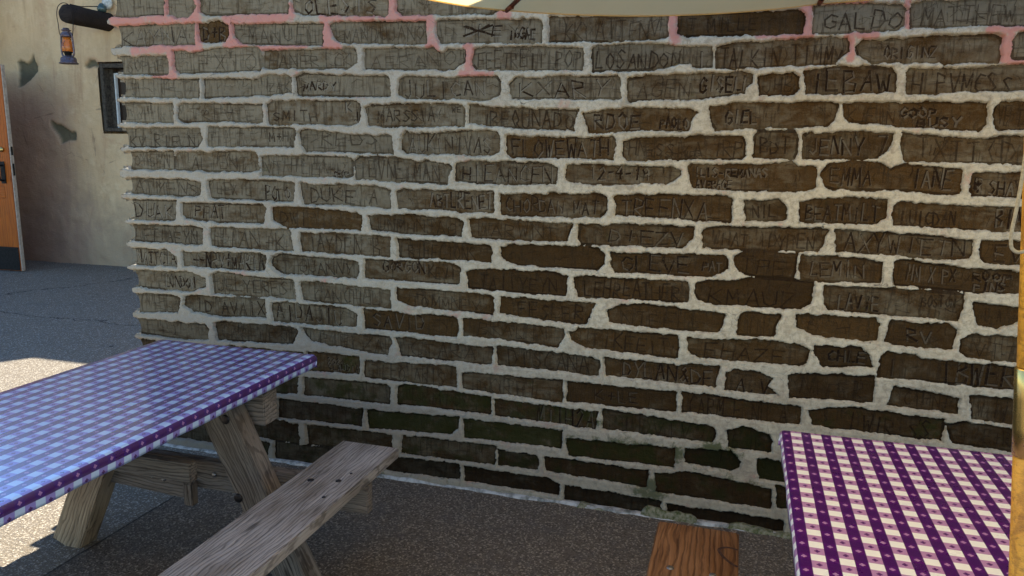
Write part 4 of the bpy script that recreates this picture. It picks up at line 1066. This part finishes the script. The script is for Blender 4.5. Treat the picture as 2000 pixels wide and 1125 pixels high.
# hurricane lantern hung over the end of the log
LX, LY, LZ = -7.50, YB - .60, 2.445
ln = thing("hurricane_lantern", "old hurricane lantern with an orange glass globe hanging from the black log", "lantern", (LX, LY, LZ))
bm_obj("fuel_tank", lathe([(0, 0), (.098, 0), (.102, .010), (.085, .020), (.082, .060), (.070, .075), (.035, .085), (.030, .10), (0, .10)], 24), M['lantern'], ln, True)
bm_obj("burner", lathe([(.030, .09), (.036, .10), (.040, .12), (.050, .125), (.050, .135), (0, .135)], 18), M['iron'], ln, True)
bm_obj("globe", lathe([(.052, .136), (.060, .16), (.056, .20), (.046, .25), (.040, .295), (.037, .295), (.043, .25), (.053, .20), (.057, .16), (.049, .138)], 24), M['amber'], ln, True)
bm_obj("globe_core", lathe([(0, .14), (.040, .145), (.044, .17), (.038, .24), (.030, .285), (0, .288)], 16), mat_simple("sooty_amber_lining", (.55, .16, .02), .6, scale=20, col2=(.22, .06, .01)), ln, True)
bm_obj("hood", lathe([(0, .29), (.050, .292), (.064, .300), (.060, .318), (.040, .345), (.038, .362), (.052, .366), (.052, .372), (.034, .380), (.030, .395), (0, .398)], 22), M['lantern'], ln, True)
for sx in (-1, 1):
    bm_obj("side_tube", tube(smooth_path([(sx * .050, 0, .082), (sx * .078, 0, .095), (sx * .087, 0, .14), (sx * .084, 0, .23), (sx * .079, 0, .30), (sx * .068, 0, .333), (sx * .045, 0, .345)]), .0105, 10), M['lantern'], ln, True)
    bm_obj("globe_guard", tube(smooth_path([(sx * .02, -.058, .14), (sx * .025, -.064, .17), (sx * .0, -.060, .21), (-sx * .022, -.052, .26)]), .0022, 6), M['lantern'], ln, True)
bm_obj("bail", tube(smooth_path([(-.086, 0, .31), (-.098, 0, .36), (-.104, 0, .45), (-.112, 0, .54), (-.085, 0, .63), (-.01, 0, .668), (.075, 0, .64), (.118, 0, .56), (.110, 0, .45), (.098, 0, .36), (.086, 0, .31)]), .0042, 8), M['iron'], ln, True)

# door leaf standing open
dr = thing("wooden_door", "orange varnished wooden door standing open with black kick plate and black handle", "door", (-8.335, 7.14, 0))
dr.rotation_euler = (0, 0, rad(2))
DW = .96; DT = .046
def dbox(name, x0, x1, y0, y1, z0, z1, m, bev=.003):
    o = box(name, x0, x1, y0, y1, z0, z1, m, dr, bev); return o
def dboard(name, a, b, w, t): return board(name, a, b, w, t, M['door'], None, up=(0, 1, 0), bevel=.003, sub=0)
def dpart(o): o.parent = dr; return o
dpart(dboard("stile", (-.065, DT / 2, .01), (-.065, DT / 2, 2.44), .122, DT))
dpart(dboard("stile", (-DW + .065, DT / 2, .01), (-DW + .065, DT / 2, 2.44), .12, DT))
for z, h_ in ((.135, .25), (.96, .14), (2.36, .16)): dpart(dboard("rail", (-DW + .127, DT / 2 + .001, z), (-.128, DT / 2 + .001, z), h_, DT - .003))
dpart(dboard("mullion", (-DW / 2, DT / 2 + .001, .265), (-DW / 2, DT / 2 + .001, .885), .10, DT - .003))
dpart(dboard("mullion", (-DW / 2, DT / 2 + .001, 1.035), (-DW / 2, DT / 2 + .001, 2.275), .10, DT - .003))
for x0, x1 in ((-DW + .128, -DW / 2 - .052), (-DW / 2 + .052, -.129)):
    for z0, z1 in ((.262, .888), (1.032, 2.278)):
        dpart(dboard("panel", ((x0 + x1) / 2, .022, z0), ((x0 + x1) / 2, .022, z1), x1 - x0, .014))
dbox("door_edge", -.003, .014, .002, DT - .002, .012, 2.438, M['edge'], .002)
dbox("kick_plate", -DW + .01, -.012, -.005, -.001, .015, .30, M['iron'], .001)
dbox("handle_plate", -.155, -.085, -.008, -.001, 1.065, 1.325, M['iron'], .003)
bm_obj("handle", tube(smooth_path([(-.12, -.01, 1.28), (-.12, -.055, 1.265), (-.12, -.062, 1.19), (-.12, -.05, 1.11), (-.12, -.01, 1.10)]), .011, 10), M['iron'], dr, True)
b_ = lathe([(0, -.012), (.028, -.01), (.030, .004), (0, .006)], 18)
for v in b_.verts: v.co = Vector((v.co.x, v.co.z, v.co.y))
q = bm_obj("deadbolt", b_, M['brass'], dr, True); q.location = (-.105, -.008, 1.465)
dbox("latch_plate", .0145, .017, .010, .036, 1.40, 1.50, M['iron'], .001)
dbox("latch_plate", .0145, .017, .010, .036, 1.16, 1.30, M['iron'], .001)

# ------------------------------------------------------------------ picnic tables
def bolt(parent, loc, ax, r=.011, m='bolt', ringm=None):
    b_ = lathe([(0, .0035), (r * .7, .003), (r, .0015), (r * 1.05, 0), (r * 1.05, -.004)], 14)
    o = bm_obj("bolt", b_, M[m], parent, True); o.rotation_euler = Vector(ax).to_track_quat('Z', 'Y').to_euler(); o.location = Vector(loc) - parent.location
    return o
def picnic(cx, y0, y1, label, benchm, off=.66, fr=.42):
    t = thing("picnic_table", label, "picnic table", (cx, (y0 + y1) / 2, 0), "wooden picnic tables by the brick wall")
    W_ = .735; pw = W_ / 4
    for k in range(4):
        x = cx - W_ / 2 + pw * (k + .5); board("tabletop_plank", (x, y0 + .01, .732), (x, y1 - .01, .732), pw - .006, .038, M['wood'], t)
    L = []
    for s in (-1, 1):
        bx = cx + s * off
        o = board("bench_seat", (bx, y0 + .1, .431), (bx, y1 - .09, .431), .240, .040, benchm, t, bevel=.004, sub=10, warp=.0012); L.append(o)
    for yy, sg in ((y1 - fr, 1), (y0 + .16, -1)):
        for s in (-1, 1):
            board("leg", (cx + s * .19, yy + .03, .712), (cx + s * .525, yy + .03, -.004), .135, .085, M['tanleg'] if (s < 0 and sg > 0 and cx < -1) else M['leg'], t, up=(0, 1, 0), bevel=.005)
        yb = yy + sg * .095
        board("cross_beam", (cx - off - .115, yb, .352), (cx + off + .115, yb, .352), .115, .042, M['leg'], t, up=(0, 1, 0))
        board("top_cleat", (cx - .345, yb + sg * .045, .632), (cx + .352, yb + sg * .045, .632), .125, .085, M['leg'], t, up=(0, 1, 0))
    return t
tabA = picnic(-1.978, .84, 2.64, "weathered grey picnic table with blue looking checked cloth at the wall's left end", M['wood'])
tabB = picnic(.535, .58, 2.36, "picnic table with a reddish brown bench beside the umbrella pole at right", M['redwood'], .597, .62)
# extra timbers and hardware seen under the left table
board("brace", (-2.38, 2.135, .442), (-1.80, 2.135, .442), .070, .040, M['leg'], tabA, up=(0, 1, 0))
board("spacer_block", (-2.33, 2.27, .315), (-1.95, 2.27, .300), .07, .030, M['leg'], tabA, up=(0, 1, 0))
board("brace_post", (-1.93, 2.265, .33), (-1.93, 2.265, .24), .04, .036, M['leg'], tabA, up=(0, 1, 0), sub=0)
for p in ((-1.711, 2.205, .625), (-1.675, 2.205, .33), (-2.24, 2.205, .385), (-2.30, 2.205, .345)): bolt(tabA, p, (0, -1, 0), .017)
for p in ((-2.04, 2.2535, .330), (-2.09, 2.2535, .335)): bolt(tabA, p, (0, -1, 0), .008, 'zinc')
bolt(tabA, (-1.84, 2.29, .36), (0, -1, 0), .009, 'zinc')
for p, r in (((-1.364, 2.19, .4515), .011), ((-1.27, 2.214, .4515), .010), ((-1.254, 2.088, .4515), .006), ((-1.257, 2.281, .4515), .005)): bolt(tabA, p, (0, 0, 1), r)
for p, r in (((-.123, 2.003, .4515), .010), ((-.0085, 2.0, .4515), .010), ((-.12, .95, .4515), .010), ((0, .95, .4515), .010)): bolt(tabB, p, (0, 0, 1), r, 'zinc')
arc = smooth_path([(.056, 2.162, .4512), (.028, 2.168, .4512), (.004, 2.150, .4512), (.012, 2.118, .4512), (.034, 2.085, .4512), (.056, 2.066, .4512)], 5)
Vv, Ff = [], []
for a, p in enumerate(arc):
    t_ = (arc[min(a + 1, len(arc) - 1)] - arc[max(a - 1, 0)]).normalized(); n_ = Vector((-t_.y, t_.x, 0)) * .0045
    Vv += [p + n_, p - n_]
    if a: Ff.append((2 * a - 2, 2 * a - 1, 2 * a + 1, 2 * a))
o = mesh_obj("ring_mark", Vv, Ff, M['ringdark'], tabB); o.location = -tabB.location  # dark arc on the bench seat

def cloth(name, label, x0, x1, y0, y1, zt, u0, v0, drop=.038, seed=3, gloss=1.0):
    w, l = (x1 - x0), (y1 - y0); R_ = .014
    def prof(n, half):
        s = list(np.linspace(-half + R_, half - R_, n)); e = []
        for k in range(1, 6): e.append(half - R_ + R_ * (math.pi / 2) * k / 5)
        last = e[-1]; 
        for k in range(1, 5): e.append(last + drop * k / 4)
        return [-q for q in e[::-1]] + s + e
    def mp(s, half):
        a = abs(s); sg = 1 if s > 0 else -1; f = half - R_
        if a <= f: return s, 0.0, 0.0
        th = (a - f) / R_
        if th <= math.pi / 2: return sg * (f + R_ * math.sin(th)), R_ * (1 - math.cos(th)), 0
        ex = a - f - R_ * math.pi / 2
        return sg * (half + .002 - .10 * ex), R_ + ex, ex
    xs, ys = prof(26, w / 2), prof(60, l / 2); Vv, UVv = [], []
    nx, ny = len(xs), len(ys)
    for s in xs:
        X, dz, ex = mp(s, w / 2)
        for t in ys:
            Y, dz2, ex2 = mp(t, l / 2)
            z = zt - min(max(dz, dz2) + .25 * min(dz, dz2), drop + R_ * 1.2)
            wob = .0015 * math.sin(t * 21 + seed) + .0008 * math.sin(t * 47 + seed * 2); wob2 = .004 * math.sin(s * 23 + seed)
            X2 = X + (wob * (ex / drop) * (1 if s > 0 else -1) if ex else 0); Y2 = Y + (wob2 * (ex2 / drop) * (1 if t > 0 else -1) if ex2 else 0)
            if ex: z += .0006 * math.sin(t * 33 + seed) * ex / drop
            z += .0005 * (math.sin(s * 9 + t * 3 + seed) + math.sin(t * 5.3 - s * 4)) if not ex and not ex2 else 0
            Vv.append((X2, Y2, z)); UVv.append((s, t))
    Ff = [(a * ny + b, (a + 1) * ny + b, (a + 1) * ny + b + 1, a * ny + b + 1) for a in range(nx - 1) for b in range(ny - 1)]
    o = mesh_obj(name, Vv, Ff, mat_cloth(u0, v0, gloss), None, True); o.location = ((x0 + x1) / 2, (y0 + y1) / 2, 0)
    uvl = o.data.uv_layers.new(name='UVMap'); buf = []
    for lp in o.data.loops: buf += UVv[lp.vertex_index]
    uvl.data.foreach_set('uv', buf)
    so = o.modifiers.new('thickness', 'SOLIDIFY'); so.thickness = .0012; so.offset = -1
    o['label'] = label; o['category'] = 'tablecloth'; o['group'] = 'purple checked tablecloths'
    return o
xa0, xa1 = -2.352, -1.603
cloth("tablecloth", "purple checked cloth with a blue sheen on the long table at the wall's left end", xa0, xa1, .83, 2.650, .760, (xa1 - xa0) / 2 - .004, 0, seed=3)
xb0, xb1 = .160, .91
cloth("tablecloth", "purple and cream checked cloth on the table pierced by the umbrella pole", xb0, xb1, .57, 2.372, .760, -(xb1 - xb0) / 2 - .0, 0, seed=5, gloss=.12)

# ------------------------------------------------------------------ umbrella
ax = Vector((-.0879, .0022, 1)).normalized(); base = Vector((.5348, 1.4735, .76)); foot = base - ax * (.76 / ax.z)
um = thing("patio_umbrella", "tilted cream canvas umbrella on a varnished wooden pole with a brass sleeve", "umbrella", tuple(foot))
RIM = 1.3447; RR = 1.4099; PH = 53.67
def on(L): return base + ax * L - foot
PR = .0205
def seg_pole(name, L0, L1, r, m, bev=.002):
    b_ = tube([on(L0), on(L0 + bev), on(L0 + (L1 - L0) * .33), on(L0 + (L1 - L0) * .66), on(L1 - bev), on(L1)], [r - bev, r, r, r, r, r - bev], 28)
    return bm_obj(name, b_, m, um, True)
seg_pole("lower_pole", -.745, .318, PR, M['pole'])
seg_pole("brass_sleeve", .3182, .478, PR + .0016, M['brass'])
seg_pole("upper_pole", .4785, RIM + .42, PR * .93, M['pole'])
b_ = lathe([(0, 0), (.25, 0), (.25, .03), (.21, .06), (.05, .07), (.032, .10), (.032, .28), (.0235, .285), (.0235, .10)], 32); bm_obj("umbrella_base", b_, M['umbase'], um, True)
e1 = (Vector((1, 0, 0)) - ax * ax.x).normalized(); e2 = ax.cross(e1); C = on(RIM); apex = on(RIM + .40)
def rimv(k): a = rad(PH + 45 * k); return C + (e1 * math.cos(a) + e2 * math.sin(a)) * RR
Vv, Ff = [], []
NS, NTn = 12, 12
idc = {}
for k in range(8):
    A_, B_ = rimv(k), rimv(k + 1)
    for i in range(NS + 1):
        s = i / NS; e = A_.lerp(B_, s); sag = .026 * 4 * s * (1 - s)
        for j in range(NTn + 1):
            r = j / NTn
            p = apex.lerp(e, r) + ax * (.045 * math.sin(r * math.pi) - sag * r ** 2.5) 
            p += ax * (-.035 * 4 * s * (1 - s) * math.sin(r * math.pi))
            Vv.append(p)
    s0 = k * (NS + 1) * (NTn + 1)
    for i in range(NS):
        for j in range(NTn):
            a = s0 + i * (NTn + 1) + j; Ff.append((a, a + 1, a + NTn + 2, a + NTn + 1))
bmc = bmesh.new()
vs_ = [bmc.verts.new(v) for v in Vv]
for f_ in Ff:
    bmc.faces.new([vs_[q] for q in f_])
bmesh.ops.remove_doubles(bmc, verts=bmc.verts[:], dist=.0008)
bmesh.ops.dissolve_degenerate(bmc, edges=bmc.edges[:], dist=.0002)
bmesh.ops.recalc_face_normals(bmc, faces=bmc.faces[:])
cp = bm_obj("canopy", bmc, mat_canopy(), um, True)
# hem
for k in range(8):
    A_, B_ = rimv(k), rimv(k + 1); pts = []
    for i in range(13): s = i / 12; pts.append(A_.lerp(B_, s) - ax * (.026 * 4 * s * (1 - s) + .002))
    bm_obj("hem", tube(pts, .0018, 6), cp.data.materials[0], um, True)
    bm_obj("rib", tube([apex - ax * .03, apex.lerp(A_, .5) + ax * .02, A_ - ax * .003], .007, 8), M['rib'], um, True)
    tip = (A_ - C).normalized()
    bm_obj("rib_tip", tube([A_ - tip * .03 + ax * .004, A_ + tip * .012 + ax * .004], [.009, .008], 8), M['rib'], um, True)
    bm_obj("strut", tube([on(RIM - .05), apex.lerp(A_, .5) + ax * .008], .006, 8), M['rib'], um, True)
bm_obj("pulley_block", tube([on(RIM - .10), on(RIM - .02)], .034, 16), M['rib'], um, True)
bm_obj("finial", lathe([(0, .06), (.02, .05), (.028, .02), (.02, 0), (.0, -.002)], 14), M['rib'], um, True).location = on(RIM + .42)
cordp = smooth_path([(.455, 1.44, 2.02), (.442, 1.44, 1.80), (.4346, 1.44, 1.62), (.4334, 1.44, 1.5565), (.4312, 1.44, 1.5067), (.4288, 1.44, 1.473), (.4303, 1.44, 1.449), (.4352, 1.44, 1.4405), (.443, 1.44, 1.4375), (.4535, 1.44, 1.442), (.468, 1.44, 1.46)], 6)
bm_obj("pull_cord", tube([Vector(p) - foot for p in cordp], .0030, 8), M['cord'], um, True)
